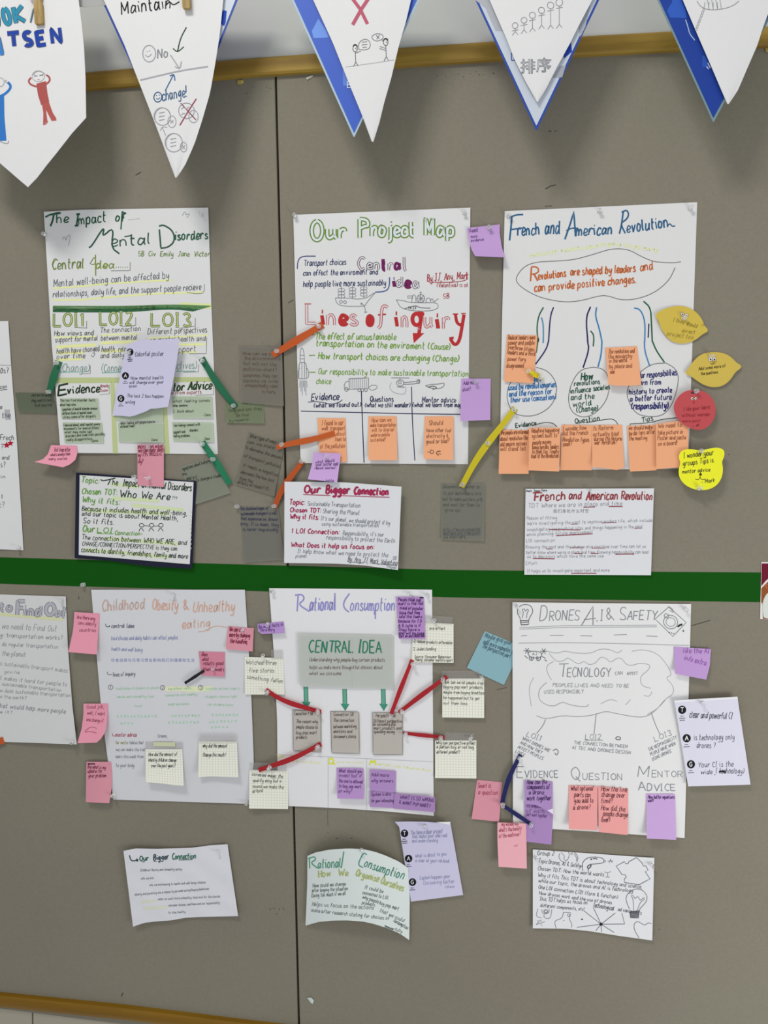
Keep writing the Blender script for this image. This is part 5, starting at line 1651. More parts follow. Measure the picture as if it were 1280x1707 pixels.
tape(s, [(331, 1223), (395, 1223), (395, 1238), (331, 1238)], .35)
s = sq('bridging the gap between the childhood and rational posters', [(407, 1095), (472, 1097), (474, 1158), (408, 1158)], [(55, 268, 345, 275, 'Watched three'), (85, 345, 325, 348, 'five stores'), (65, 405, 405, 450, 'something fallen')], dict(b=.004), None, 'e', '77776f', 40)
tape(s, [(452, 1083), (472, 1083), (472, 1099), (452, 1099)], .3)
pin(437, 1094, 'at the top of the upper squared note between the lower posters')
s = sq('at the lower left corner of the rational consumption poster', [(415, 1283), (480, 1285), (480, 1349), (415, 1348)], [(112, 1325, 405, 1352, 'increased image, the'), (122, 1385, 390, 1392, 'quality easy but a'), (118, 1440, 412, 1452, 'sound we make the'), (120, 1490, 215, 1482, 'afford')], dict(b=.006, bl=.006), None, 'e', '55554f', 34)
tape(s, [(416, 1271), (478, 1273), (478, 1287), (416, 1286)], .25)
s = sq('at the upper right edge of the rational poster, behind the purple note', [(688, 1036), (756, 1040), (756, 1105), (686, 1104)], [(380, 350, 510, 352, 'are affect'), (250, 460, 570, 472, '2. Values products affordable'), (245, 525, 435, 522, '3. understanding'), (255, 588, 560, 590, 'Source: Consumer Behaviour'), (255, 612, 575, 618, 'Theory, consumer markets report')], dict(b=.005), None, 'f', '6a6862', 26)
tape(s, [(708, 1025), (754, 1029), (754, 1042), (708, 1040)], .25)
s = sq('right of the rational poster, under the tip of the blue note', [(737, 1131), (807, 1131), (807, 1197), (737, 1196)], [(500, 800, 830, 808, 'How can we let people stop'), (498, 840, 825, 845, 'buying pop mart products'), (498, 885, 835, 892, 'maybe from buying blind box'), (498, 930, 800, 938, 'be happened but to get'), (498, 975, 705, 980, 'out them less.')], dict(b=.010), None, 'f', '5f5f58', 26)
tape(s, [(736, 1118), (800, 1118), (800, 1133), (736, 1133)], .22)
s = sq('right of the rational poster, lowest one, with three dark lines', [(725, 1234), (794, 1234), (794, 1298), (725, 1297)], [(435, 1308, 765, 1312, 'Why can perspective affect'), (440, 1342, 752, 1346, 'a person buy or not buy'), (440, 1385, 635, 1385, 'different product?')], dict(b=.008), None, 'f', '464640', 26)
tape(s, [(741, 1221), (790, 1222), (790, 1236), (741, 1236)], .25)
VP = 'purple sticky notes'
note('purple sticky note full of dark writing at the top right of the rational poster', [(660, 995), (706, 995), (709, 1065), (665, 1065)], paper_mat('ad84be'), dict(b=.008), 'f',
     [(120, 110, 310, 112, 'People think pop'), (120, 145, 325, 140, 'mart is the fad'), (130, 180, 325, 185, 'trend of popular'), (128, 222, 300, 218, 'thing that they'), (125, 252, 318, 252, 'idle the teens'), (122, 290, 315, 290, 'because for I D'), (120, 330, 308, 325, 'A & cute is it'), (118, 362, 300, 360, 'They have a'), (120, 390, 335, 392, 'goal will by some'), (122, 415, 338, 412, 'start on and collectible')], '46265c', h=26, group=VP, wd=1.2)
fr('f'); LN('14101c', 2.4, 298, 82, 330, 82)
note('small purple note, curled, left of the rational poster title', [(429, 1040), (473, 1036), (474, 1055), (436, 1057)], paper_mat('a886c0'), dict(b=.012), 'R',
     [(88, 245, 200, 232, 'Be more facts in'), (95, 258, 160, 256, 'like a story')], '50386a', dict(l=[(429, 1040), (430, 1052), (436, 1057)]), h=16, group=VP)
note('purple sticky note with dark writing in the question column of the rational poster', [(561, 1280), (606, 1281), (606, 1332), (562, 1331)], paper_mat('ae8abf'), dict(b=.014), 'S',
     [(502, 388, 620, 392, 'What should you'), (502, 412, 618, 415, 'invest but if'), (502, 440, 622, 445, 'the one to allowed'), (502, 465, 615, 470, 'to buy pop mart'), (500, 492, 570, 492, 'or why?')], '563468', h=18, group=VP)
note('purple note lower one of the overlapping pair at the bottom of the rational poster', [(616, 1319), (659, 1319), (658, 1347), (616, 1345)], paper_mat('a685b6'), dict(b=.002), 'S',
     [(666, 508, 768, 506, 'System is also'), (666, 540, 780, 540, 'for your interesting')], '563468', h=16, group=VP)
note('purple note upper one of the overlapping pair, saying add more', [(616, 1283), (660, 1285), (659, 1321), (616, 1318)], paper_mat('a886ba'), dict(b=.002), 'S',
     [(668, 408, 755, 412, 'Add more'), (668, 438, 778, 440, 'why answers')], '563468', h=18, group=VP)
note('wide purple note at the lower right corner of the rational poster', [(658, 1322), (725, 1329), (725, 1354), (656, 1348)], paper_mat('a280b2'), dict(r=.004), 'S',
     [(812, 522, 985, 540, 'WHAT IS SO WRONG'), (808, 548, 965, 570, '& WANT POP MART?')], '503068', h=18, wd=1.1, group=VP)
strip('felt_strip', 'red felt strip sagging from the squared note to the left grey card', 'ribbon', [(443, 1150), (462, 1163), (485, 1173), (510, 1180), (535, 1187)], 7.5, 'a0111c', .005)
strip('felt_strip', 'red felt strip from the left grey card down to the lower squared note', 'ribbon', [(535, 1240), (510, 1254), (480, 1268), (455, 1276), (431, 1284)], 8, '9c101a', .006)
strip('felt_strip', 'red felt strip rising steeply to the corner of the upper squared note', 'ribbon', [(687, 1100), (670, 1142), (652, 1190)], 7, 'a0111c', .004)
strip('felt_strip', 'red felt strip leaning out to the squared note under the blue one', 'ribbon', [(745, 1128), (705, 1157), (665, 1188)], 7.5, '9a0f19', .004)
strip('felt_strip', 'short level red felt strip ending at the lowest squared note', 'ribbon', [(672, 1222), (705, 1226), (741, 1229)], 6, '9a101b', .003)
for x, y, t in ((445, 1041, 'on the small curled purple note'), (445, 1155, 'at the left end of the sagging red strip'), (528, 1187, 'at the right end of the sagging red strip'),
                (684, 992, 'at the top of the purple note full of dark writing'), (723, 1035, 'at the top of the squared note behind the purple note'), (687, 1108, 'at the upper end of the steep red strip'),
                (738, 1133, 'at the upper end of the leaning red strip'), (651, 1194, 'at the lower end of the steep red strip'), (669, 1187, 'at the lower end of the leaning red strip'),
                (802, 1130, 'between the blue note and the squared note below it'), (529, 1246, 'at the right end of the lower left red strip'), (449, 1280, 'at the left end of the lower left red strip'),
                (676, 1225, 'at the left end of the level red strip'), (734, 1231, 'at the right end of the level red strip'), (786, 1230, 'on the tape above the lowest squared note')): pin(x, y, t)

# around the drones poster
note('lilac sticky note on the upper right edge of the drones poster', [(1123, 1078), (1185, 1082), (1177, 1133), (1125, 1123)], PURPLE, dict(b=.012), 'T',
     [(925, 248, 1035, 248, 'like the AI'), (928, 275, 1020, 300, 'info extra')], '8a5aa0', dict(r=[(1185, 1082), (1183, 1110), (1177, 1133)], l=[(1123, 1078), (1124, 1105), (1125, 1123)]), h=22, wd=1.3, group=VP)
s = Sheet('feedback_sheet', 'white violet feedback sheet with round black letters at the right of the drones poster', 'paper sheet',
          [(1124, 1169), (1229, 1162), (1251, 1308), (1147, 1311)], paper_mat('d0cfdc'), dict(b=.010, t=.010), dict(t=[(1124, 1168), (1160, 1165), (1229, 1162)]), gap=.001)
tagmarks('T', [('T', 921, 485), ('A', 940, 604), ('G', 958, 713)], [(952, 518, 1130, 524, 28, 'clear and powerful CI'), (970, 612, 1140, 610, 24, 'is technology only'), (982, 645, 1060, 645, 24, 'drones ?'), (988, 726, 1135, 722, 22, 'Your CI is the'), (1000, 754, 1062, 754, 20, 'wide ,'), (1062, 752, 1180, 752, 24, '( technology)')], 17)
fr('T'); P([(1075, 745), (1088, 742), (1104, 746)], '1c1c22', 3)
part('pale_curled_edge'); FILL([(888, 446), (1152, 430), (1154, 440), (890, 456)], 'dcdce0', 3)  # pale strip paints the light caught along the rolled top
pin(1172, 1173, 'at the top of the feedback sheet beside the drones poster')
note('pink sticky note left of the drones poster, upper one by the navy strips', [(795, 1300), (837, 1304), (832, 1370), (786, 1365)], PINK2, dict(b=.006), 'U',
     [(65, 335, 120, 335, 'Smart is'), (68, 362, 150, 364, 'a question')], '9a4058', h=20, group=PG)
note('purple note, lower of the overlapping pair under the evidence heading of the drones poster', [(874, 1335), (922, 1353), (919, 1408), (876, 1403)], paper_mat('a381b5'), dict(b=.004), 'U',
     [(270, 415, 350, 420, 'its components'), (268, 438, 345, 440, 'of each'), (268, 452, 355, 460, 'part work together')], '6a4a80', h=16, group=VP)
s = note('purple note with a curled white corner, under the evidence heading of the drones poster', [(874, 1301), (921, 1303), (921, 1356), (875, 1340)], paper_mat('a484b8'), dict(b=.010, br=.006), 'U',
     [(272, 320, 355, 318, 'How can the'), (272, 340, 366, 340, 'components of'), (280, 362, 342, 362, 'a drone'), (272, 388, 372, 386, 'work together')], '3c2450', dict(b=[(875, 1340), (893, 1342), (908, 1349), (921, 1356)]), h=20, wd=1.2, group=VP)
part('curled_corner'); fr('U'); FILL([(356, 428), (380, 422), (382, 446)], 'dad4e0', 3)
note('salmon sticky note left one of the pair under the question heading', [(948, 1309), (996, 1311), (995, 1384), (948, 1382)], SALMON, dict(b=.016), 'U',
     [(455, 346, 548, 346, 'What optional'), (470, 372, 538, 374, 'parts can'), (470, 398, 550, 396, 'you add to'), (465, 426, 538, 424, 'a drone?')], '5c2c34', h=20, wd=1.1, group=PG)
note('salmon sticky note right one of the pair under the question heading', [(997, 1311), (1047, 1315), (1046, 1392), (998, 1387)], SALMON, dict(b=.014), 'U',
     [(582, 348, 690, 352, 'How the line'), (584, 372, 680, 376, 'change over'), (582, 400, 632, 398, 'time?'), (582, 428, 682, 434, 'How did the'), (590, 452, 692, 458, 'people change'), (582, 478, 618, 478, '(over)')], '5c2c34', h=22, wd=1.1, group=PG)
note('lilac sticky note under the mentor advice heading of the drones poster', [(1077, 1323), (1125, 1324), (1127, 1400), (1078, 1398)], LILAC, dict(b=.016), 'U',
     [(778, 380, 888, 380, 'How better equations'), (778, 395, 802, 393, 'work')], '4c2c60', h=15, wd=1.2, group=VP)
note('light pink sticky note lowest one, below the navy strips', [(829, 1371), (877, 1373), (878, 1448), (831, 1445)], paper_mat('f0a6ae'), dict(b=.010), 'U',
     [(165, 495, 235, 492, 'my wondering'), (155, 520, 250, 512, "what's the benefit"), (155, 545, 245, 535, 'of the machines?')], 'a0485c', dict(l=[(829, 1371), (829, 1400), (831, 1445)]), h=17, group=PG)
fr('U'); P([(218, 575), (225, 582), (232, 572)], '9a6070', .9)
strip('felt_strip', 'upper navy felt strip at the left edge of the drones poster', 'ribbon', [(868, 1258), (854, 1284), (845, 1306), (837, 1339)], 7.5, '0d1350', .005)
strip('felt_strip', 'lower navy felt strip ending on the purple note', 'ribbon', [(837, 1342), (858, 1356), (888, 1376)], 6.5, '0d1350', .004)
for x, y, t in ((866, 1266, 'at the upper end of the navy strip'), (838, 1343, 'where the two navy strips meet'), (886, 1376, 'at the lower end of the navy strip on the purple note')): pin(x, y, t)

# ---------------- bottom row
s = Sheet('card', 'crumpled white bigger connection card, lowest at the left of the seam', 'card',
          pts('V', 110, 165, 850, 117, 925, 630, 178, 703), CRUMP, dict(l=.008, cr=.004, br=.008, cs=5),
          dict(t=pts('V', 110, 165, 190, 147, 350, 150, 500, 145, 620, 140, 720, 125, 850, 117), b=pts('V', 178, 703, 260, 675, 350, 665, 450, 658, 550, 640, 650, 634, 925, 628)), gap=.001, n=24)
fr('V')
part('heading')
P([(152, 195), (165, 240), (215, 228)], '2a4a44', 1.8); P([(200, 220), (216, 228), (205, 240)], '2a4a44', 1.8)
T('Our', 225, 236, 290, 232, 36, '2c5c48', 2.1); T('Bigger', 325, 232, 432, 222, 38, '2a4048', 2.1); T('Connection', 458, 225, 625, 218, 40, '2c6450', 1.9)
LN('4a6a5a', 1.2, 240, 243, 262, 242, 325, 240, 345, 239, 505, 230, 600, 226)
part('handwriting')
for t, x0, y0, x1, y1 in (('Childhood Obesity and Unhealthy eating', 230, 310, 525, 302), ('who we are', 235, 368, 322, 364), ('who we are knowing to health and well-being: children', 295, 415, 695, 395), ('obesity and parenting are a reason to personal eating/buying behaviour', 190, 482, 720, 440),
                          ('when we want more unhealthy food and for the choices', 355, 515, 798, 495), ('consumer choices, and home and our responsibility', 430, 560, 795, 540), ('to stay healthy', 430, 610, 552, 605)):
    T(t, x0, y0, x1, y1, 17, '85878f', .9)
HL('cfd2b8', 4, 235, 530, 345, 520); HL('cfd2bc', 5, 250, 575, 420, 562)
pin(363, 1421, 'at the top right of the crumpled card', .8)
s = Sheet('feedback_sheet', 'violet feedback sheet with round black letters under the rational poster', 'paper sheet',
          pts('W', 712, 80, 1082, 85, 1168, 568, 820, 612), VIOLET, dict(t=.016, b=.008), dict(t=pts('W', 712, 80, 800, 78, 920, 80, 1010, 88, 1082, 85), l=pts('W', 712, 80, 740, 105, 770, 300, 820, 612)), gap=.001)
tagmarks('W', [('T', 777, 157), ('A', 804, 325), ('G', 830, 482)],
         [(818, 165, 1030, 155, 30, 'You have a clear project'), (828, 190, 1060, 182, 26, 'that makes your idea read'), (828, 218, 1005, 214, 24, 'and understanding.'), (848, 320, 1055, 304, 24, 'What is about to you'), (850, 348, 1075, 352, 24, 'a clear at your rational'), (880, 466, 1080, 452, 24, 'Explain happens your'), (900, 500, 1110, 488, 26, 'Consuming better'), (1045, 522, 1110, 520, 20, 'idea')], 25, '9091ae')
fr('W'); part('pale_curled_edge'); FILL([(985, 82), (1084, 80), (1076, 100), (1030, 90)], 'e4e6ea', 3)
pin(708, 1378, 'at the top of the violet feedback sheet in the bottom row')
s = Sheet('card', 'curved white rational consumption card with green writing, bottom middle', 'card',
          pts('W', 130, 308, 800, 388, 808, 868, 117, 772), paper_mat('d0d8d4', wrinkle=.6), dict(bow=.034, br=.006),
          dict(t=pts('W', 130, 308, 180, 285, 280, 265, 400, 258, 500, 262, 580, 280, 650, 305, 740, 345, 800, 388), b=pts('W', 117, 772, 200, 748, 300, 738, 400, 737, 500, 745, 570, 760, 650, 785, 740, 822, 808, 868),
               l=pts('W', 130, 308, 128, 500, 117, 772), r=pts('W', 800, 388, 812, 600, 808, 868)), gap=.001, n=24)
fr('W')
part('heading')
P([(142, 320), (145, 390)], '4f9478', 2.0); P([(135, 325), (180, 310), (185, 335), (148, 352), (195, 388)], '4f9478', 2.0)
T('ational', 198, 390, 352, 385, 62, '4a8e70', 1.8); LN('4f8a74', 1.9, 372, 278, 355, 388)
P([(525, 300), (505, 285), (480, 330), (468, 370), (500, 385)], '4f9080', 2.0); T('onsumption', 505, 375, 768, 462, 58, '4a8470', 1.8, bow=-6)
GO = 'a3ad6c'
T('How', 205, 452, 285, 440, 42, GO, 1.9); T('We', 335, 438, 400, 440, 42, GO, 1.9); T('Organise', 448, 440, 600, 480, 44, GO, 1.9); T('Ourselves', 615, 490, 765, 545, 46, GO, 1.9)
part('handwriting')
WI = '5f6864'
for t, x0, y0, x1, y1, h in (('How could we change', 165, 518, 385, 505, 26), ('after buying the situation', 160, 550, 400, 535, 24), ('Doing too much if we all', 158, 585, 385, 568, 26), ('It could be', 510, 525, 632, 555, 26), ('connected to LOI.', 495, 560, 670, 600, 24), ('why people buy pop mart', 495, 590, 735, 672, 26),
                             ('products.', 492, 628, 585, 645, 22), ('Helps us focus on the actions', 160, 640, 570, 665, 26), ('that we could', 610, 680, 770, 750, 26), ('make after research stating for choices of', 155, 680, 675, 735, 24), ('consumption', 702, 745, 795, 800, 26), ('powerfully', 645, 785, 760, 820, 20)):
    T(t, x0, y0, x1, y1, h, WI, 1.1)
LN('44484a', 1.8, 645, 772, 700, 800)
pin(602, 1419, 'at the arched top of the curved rational card')
s = Sheet('card', 'white group 2 card covered in pencil doodles, lowest at the right', 'card',
          pts('X', 138, 128, 1135, 198, 1118, 875, 138, 775), paper_mat('d8d9da', wrinkle=.5), dict(l=.004, bl=.004, br=.008, r=.004),
          dict(b=pts('X', 138, 775, 400, 778, 600, 798, 850, 838, 1118, 875)), gap=.001)
fr('X')
XI = '55565c'
for t, x0, y0, x1, y1, h in (('Group 2', 175, 175, 312, 178, 36), ('Topic Drones, AI & Safety', 185, 235, 530, 278, 34), ('Chosen TDT: How the world works', 178, 298, 720, 350, 32), ('Why it fits This TDT is about technology and science,', 180, 352, 1035, 450, 32),
                             ('while our topic, the drones and AI is technology', 184, 398, 960, 482, 30), ('One LOI connection LOI1 (form & function)', 182, 450, 835, 535, 32), ('How drones work and the use of drones', 190, 498, 785, 578, 28), ('This TDT helps us focus on', 190, 548, 585, 580, 32), ('technological', 632, 600, 802, 630, 40), ('ad vancements', 835, 632, 1028, 665, 32), ('different components, etc!', 200, 600, 560, 632, 28)):
    T(t, x0, y0, x1, y1, h, XI, 1.1)
part('doodle')
XD = '7a7b80'
P([(360, 160), (350, 190), (370, 225), (400, 235)], XD, 1.0); P([(370, 155), (400, 180), (390, 210), (420, 225), (440, 170), (430, 150)], XD, .9); P([(480, 150), (512, 190), (500, 235)], XD, 1.1); LN(XD, .9, 450, 155, 455, 175, 460, 153, 465, 170); P([(478, 165), (500, 200), (495, 220)], XD, 1)
P([(548, 305), (542, 250), (560, 215), (600, 192), (660, 190), (715, 200), (725, 225), (715, 240), (640, 248), (610, 250)], '5a5b60', 1.1); DISC(617, 208, 8, 6, '1c1c20', 2); P([(630, 205), (660, 200), (665, 212)], '3c3c42', 1.4)
P([(610, 252), (582, 270), (595, 290), (620, 262), (610, 252)], '35363c', 1.6); LN('44454c', 1.3, 595, 290, 590, 305); P([(548, 262), (530, 275), (525, 260)], '5a5b60', 1)
LN(XD, 1, 752, 225, 798, 222, 778, 205, 765, 240, 778, 215, 790, 238); P([(725, 215), (738, 225), (728, 235)], XD, .9)
LN('8a8b90', 1, 735, 355, 770, 355, 752, 320, 752, 352); P([(725, 312), (745, 322), (780, 310)], '8a8b90', 1)
P([(925, 230), (990, 195), (1035, 240), (1045, 265), (1065, 262), (1085, 300), (1060, 310), (1100, 370), (1010, 418), (890, 400), (890, 370), (905, 355), (895, 335), (870, 335), (822, 265), (890, 228), (900, 245), (920, 245), (925, 230)], '66676e', 1.2, smooth=False)
P([(932, 620), (910, 570), (900, 520), (930, 475), (980, 450), (1040, 460), (1078, 510), (1070, 560), (1020, 610), (1010, 635)], XD, 1.2); P([(965, 630), (962, 530), (945, 515), (950, 500), (968, 515), (975, 535), (1000, 510), (1010, 530), (1020, 550), (1050, 520), (1055, 540), (1020, 560), (995, 630)], XD, 1)
P([(935, 640), (1010, 632), (1005, 690), (940, 688), (935, 640)], '4c4d54', 1.6, smooth=False)
for k in range(6): LN('55565c', 1.2, 938, 645 + k * 8, 1008, 640 + k * 8)
P([(1010, 855), (970, 790), (968, 735), (1000, 715), (1055, 755), (1085, 728), (1112, 738)], XD, 1.1)
for x, y in ((555, 630), (635, 605), (815, 650), (890, 740), (500, 768), (655, 795), (702, 805), (805, 810)): LN('6f7076', 1.1, 698, 742, x, y)
LN('7c7d82', 1, 868, 650, 892, 740); DISC(698, 742, 13, 13, '1a1a1e', 3); DISC(542, 702, 9, 6, '3a3b40', 2)
P([(180, 615), (162, 680), (210, 690)], XD, .9); P([(212, 620), (215, 655), (270, 655), (272, 615)], XD, 1); CI(245, 636, 15, 12, XD, 1.6); P([(232, 660), (228, 690), (282, 700), (295, 620)], XD, 1); P([(165, 745), (240, 720), (175, 712), (215, 760), (205, 705), (165, 745)], XD, .9, smooth=False)
P([(390, 645), (378, 695), (320, 712), (318, 740), (330, 775)], XD, 1); P([(450, 655), (435, 700), (460, 740), (455, 770)], XD, 1); CI(432, 668, 10, 10, XD, .9); LN(XD, .9, 385, 645, 450, 648); DISC(392, 712, 4, 3, '55565c', 2)
pin(894, 1432, 'at the upper left edge of the group 2 card')
pin(1087, 1443, 'at the upper right edge of the group 2 card')

# ================= bunting
BLUE = simple_mat('blue_printed_flag', '2f55b4', 0.5, 0.4)
PALE = simple_mat('pale_flag_border', '9db4c2', 0.5, 0.4)
BW = simple_mat('satin_white_flag', 'b9c2cc', 0.28, 0.6)
DBLUE = simple_mat('dark_blue_flag_edge', '1d3f94', 0.5, 0.4)


def pennant(label, quad, mat, base, cu, ed=None, name='paper_pennant', cat='pennant'):
    return Sheet(name, label, cat, quad, mat, cu, ed, base=base, reg=False, thick=.0006, n=26)


def tri(lab, L0, tip, R0, border, field, base, w_):
    """blue printed triangular flag: border sheet with the printed field as a part"""
    k_ = (-60 - L0[1]) / (tip[1] - L0[1])
    L0 = (L0[0] + (tip[0] - L0[0]) * k_, -60); R0 = (R0[0] + (tip[0] - R0[0]) * k_, -60)
    q = [L0, R0, (tip[0] + .8, tip[1]), (tip[0] - .8, tip[1])]
    s_ = pennant(lab, q, border, base, dict(b=.002), name='flag_pennant', cat='flag')
    c = ((L0[0] + R0[0] + tip[0]) / 3, (L0[1] + R0[1] + tip[1]) / 3)
    L1 = (L0[0] + w_ * 1.15, L0[1]); R1 = (R0[0] - w_ * 1.15, R0[1]); t1 = (tip[0], tip[1] - w_ * 2.3)
    f = Sheet('printed_field', None, None, [L1, R1, (t1[0] + .5, t1[1]), (t1[0] - .5, t1[1])], field, dict(b=.002), base=base + .0006, parent=s_.obj, reg=False, thick=.0003, n=20)
    CUR['s'] = f
    return s_, f


# flag 2 (white with blue edge, behind the first triangle)
tri('white printed flag with blue edge behind the smiley pennant', (104, -140), (291, 262), (452, -140), DBLUE, BW, .128, 3.4)
fr('A'); part('printed_logo'); FILL([(1095, 65), (1110, 50), (1125, 55), (1120, 110), (1112, 130), (1090, 115), (1100, 95)], '2648a8', 1)
FILL([(400, -400), (530, -400), (640, 160), (600, 200)], '2648a8', 1) if False else None
# flag 3
tri('blue printed flag with pale border behind the red X pennant', (423, -140), (590, 228), (765, -140), PALE, BLUE, .128, 3.2)
fr('B')
part('print_and_sheen')
FILL([(322, 90), (360, 150), (372, 182), (298, 185), (290, 150)], '6f92d8', 1); part('print_and_sheen', True); FILL([(440, 340), (470, 360), (482, 415), (442, 415)], '5f82cc', 1)
T('E', 462, 425, 482, 425, 30, 'dfe6f2', 1.6, sl=0, j=.05)
tri('white satin flag with blue edge behind the stick figure row pennant', (727, -140), (894, 217), (1066, -140), DBLUE, BW, .128, 3.6)
fr('C'); part('print_and_sheen')
FILL([(325, 205), (330, 250), (290, 285), (290, 262)], '22409c', 1)
part('print_and_sheen', True)
LN('2a3f8a', 1.4, 36, 255, 36, 292, 36, 292, 56, 292)
part('print_and_sheen', True)
FILL([(-300, -130), (-60, -120), (-10, 130), (0, 150), (-40, 150), (-90, 40)], 'a6a9ae', 1)  # grey patch: glossy sheen of the satin put in as colour
part('print_and_sheen', True)
FILL([(270, 320), (300, 318), (282, 375), (235, 378)], '9a9ea6', 1); FILL([(360, 130), (390, 75), (420, 20), (395, 130), (370, 180)], '9aa0aa', 1)  # two more patches of painted sheen, right of the paper
tri('dark blue printed flag with grey green border behind the plain white pennant at right', (1036, -130), (1189, 203), (1370, -130), simple_mat('grey_green_border', '6d8890', .5, .4), simple_mat('deep_blue_field', '0c358c', .5, .4), .128, 3.2)
fr('C'); part('print_and_sheen')
FILL([(820, -60), (850, -20), (880, 50), (885, 88), (805, 85), (790, 50), (815, 10)], '2f58b0', 1); part('print_and_sheen', True); FILL([(962, 270), (975, 272), (1000, 325), (962, 325)], '2a52a8', 1)
P([(880, 95), (892, 130), (900, 165), (925, 195)], '9fb4cc', 1.6); LN('cfd8e6', 1.4, 982, 322, 992, 335, 988, 305, 1000, 330)
# flag 1 behind at left is hidden by the paper; papers
WP = paper_mat('d3d3d2', wrinkle=.4)
s = Sheet('paper_pennant', 'big white pointed pennant at the left with blue letters and people drawings', 'pennant', None, WP, dict(r=.004, bow=.004),
          outline=[(-70, -60), (128, -60), (130, -20), (131, 0), (136, 40), (140, 80), (142.5, 130), (143.5, 196), (120, 222), (95, 254), (78, 275), (62, 296), (46.5, 312), (30, 298), (0, 272), (-30, 245), (-60, 218), (-64, 120), (-68, 20)],
          base=.138, reg=False, thick=.0006)
fr('A')
part('heading')
for t, x0, x1, yb, h in (('L', -110, -60, 150, 100), ('O', -28, 2, 138, 90), ('O', 26, 58, 126, 84), ('K', 80, 124, 114, 80)):
    T(t, x0, yb, x1, yb - 8, h, '35565f', 7.6, sl=0, j=.05); T(t, x0, yb, x1, yb - 8, h, '2f86a4', 5.4, sl=0, j=.05, layer=3)
LN('4a5a62', 1.8, 152, 112, 168, 40); LN('8aa0aa', 1.2, 148, 110, 162, 45)
for t, x0, x1, yb, h in (('I', 0, 28, 268, 80), ('T', 42, 100, 232, 66), ('S', 128, 160, 228, 66), ('E', 190, 228, 226, 66), ('N', 262, 312, 216, 74)):
    T(t, x0, yb, x1, yb - 6, h, '4c5270', 7.4, sl=0, j=.04); T(t, x0, yb, x1, yb - 6, h, '1d3f98' if t != 'I' else '3a78b8', 5.2, sl=0, j=.04, layer=3)
part('person_drawing')
RR = 'a2504c'
part('person_drawing', True)
FILL([(180, 415), (228, 402), (235, 460), (244, 505), (204, 522), (188, 470)], RR, 1); FILL([(208, 518), (242, 505), (262, 560), (278, 585), (280, 598), (256, 600), (228, 545), (235, 600), (214, 618), (215, 560)], 'a8544e', 1)
P([(182, 430), (150, 420), (140, 400), (155, 385)], RR, 3.0); P([(228, 418), (248, 402), (245, 382), (230, 372)], RR, 3.0)
CI(190, 378, 30, 28, '9a9a9c', 1); P([(162, 372), (185, 350), (215, 360), (228, 372)], '9a9a9c', 1); LN('6a6a70', 1.1, 172, 378, 186, 376, 195, 374, 212, 372, 172, 370, 172, 380, 212, 366, 212, 376); LN('b05a58', 1, 186, 396, 196, 395)
P([(214, 618), (228, 615), (236, 600)], 'b05a50', 2)
BB = '2f6fb4'
part('person_drawing', True)
FILL([(-20, 480), (20, 462), (22, 580), (32, 698), (0, 700), (-20, 590)], BB, 1); P([(5, 480), (45, 450), (55, 425), (38, 408)], BB, 4.2); CI(2, 408, 18, 22, '9a9a9c', 1.1); P([(0, 702), (30, 714), (44, 708), (40, 698)], '8a8c90', 1.2); FILL([(24, 395), (34, 398), (32, 412), (24, 408)], 'a8a4a0', 2)

WP2 = WP
s = pennant('white triangular pennant with smiley drawings and a black heading', [(158, -40), (376, -40), (294.5, 296), (292, 296)], WP, .136, dict(b=.006, bow=.003),
            dict(l=[(158, -40), (173, 0), (207, 74), (262, 215), (292, 296)], r=[(376, -40), (371, 10), (366, 60), (358, 110), (350, 155), (337, 200), (324, 240), (308, 276), (294.5, 296)]))
fr('A')
part('heading')
T('Maintain', 604, 70, 848, 40, 60, '1e1e22', 2.0); P([(820, 30), (842, 5), (858, 28), (890, 8)], '1e1e22', 2.0)
part('drawing')
G8 = '8f9094'
P([(925, 135), (895, 190), (880, 258)], '2f4a34', 2.0); P([(858, 240), (880, 260), (912, 232)], '2f4a34', 1.8)
CI(740, 266, 33, 40, G8, 1.5); P([(720, 272), (735, 285), (752, 268)], G8, 1.2); DISC(730, 256, 2.5, 3, G8, 2); DISC(742, 252, 2.5, 3, G8, 2)
T('No', 782, 290, 835, 282, 42, '7e7f84', 1.7); P([(845, 272), (890, 340)], '9a9b9e', 1.8); P([(868, 330), (893, 345), (900, 305)], '9a9b9e', 1.8)
P([(695, 398), (790, 375), (900, 350), (1032, 330)], '9a9b9e', 2.4)
P([(820, 450), (862, 368)], '35608a', 1.8); P([(842, 378), (864, 366), (868, 400)], '35608a', 1.8)
CI(783, 482, 20, 24, '33567a', 1.7); DISC(776, 474, 2.5, 3, '33567a', 2); DISC(790, 472, 2.5, 3, '33567a', 2); P([(774, 488), (784, 494), (794, 484)], '33567a', 1.2)
T('change!', 806, 500, 930, 478, 52, '33567a', 1.7)
for x, y, r in ((805, 578, 40), (862, 708, 42)):
    CI(x, y, r, r * 1.12, G8, 1.3); CI(x + 2, y + 1, r * .97, r * 1.1, G8, .9)
    for k in range(3): LN(G8, 1.5, x - 16, y - 16 + k * 18, x + 12, y - 22 + k * 18)
CI(853, 604, 21, 28, G8, 1.2); LN(G8, 1.2, 845, 597, 860, 610, 860, 596, 846, 612); CI(911, 730, 16, 24, G8, 1.2); LN(G8, 1.2, 905, 722, 917, 738, 917, 722, 905, 738)
CI(925, 550, 38, 40, G8, 1.3); CI(960, 578, 24, 30, G8, 1.2); P([(900, 542), (912, 530), (925, 545), (935, 530)], G8, 1.4); P([(900, 570), (912, 560), (925, 572)], G8, 1.4)
P([(822, 672), (805, 632)], G8, 1.2); P([(796, 648), (805, 628), (830, 632)], G8, 1.2)
P([(974, 490), (935, 550), (892, 622)], '8c3a48', 2.0); LN('7c3040', 1.6, 897, 512, 972, 595)
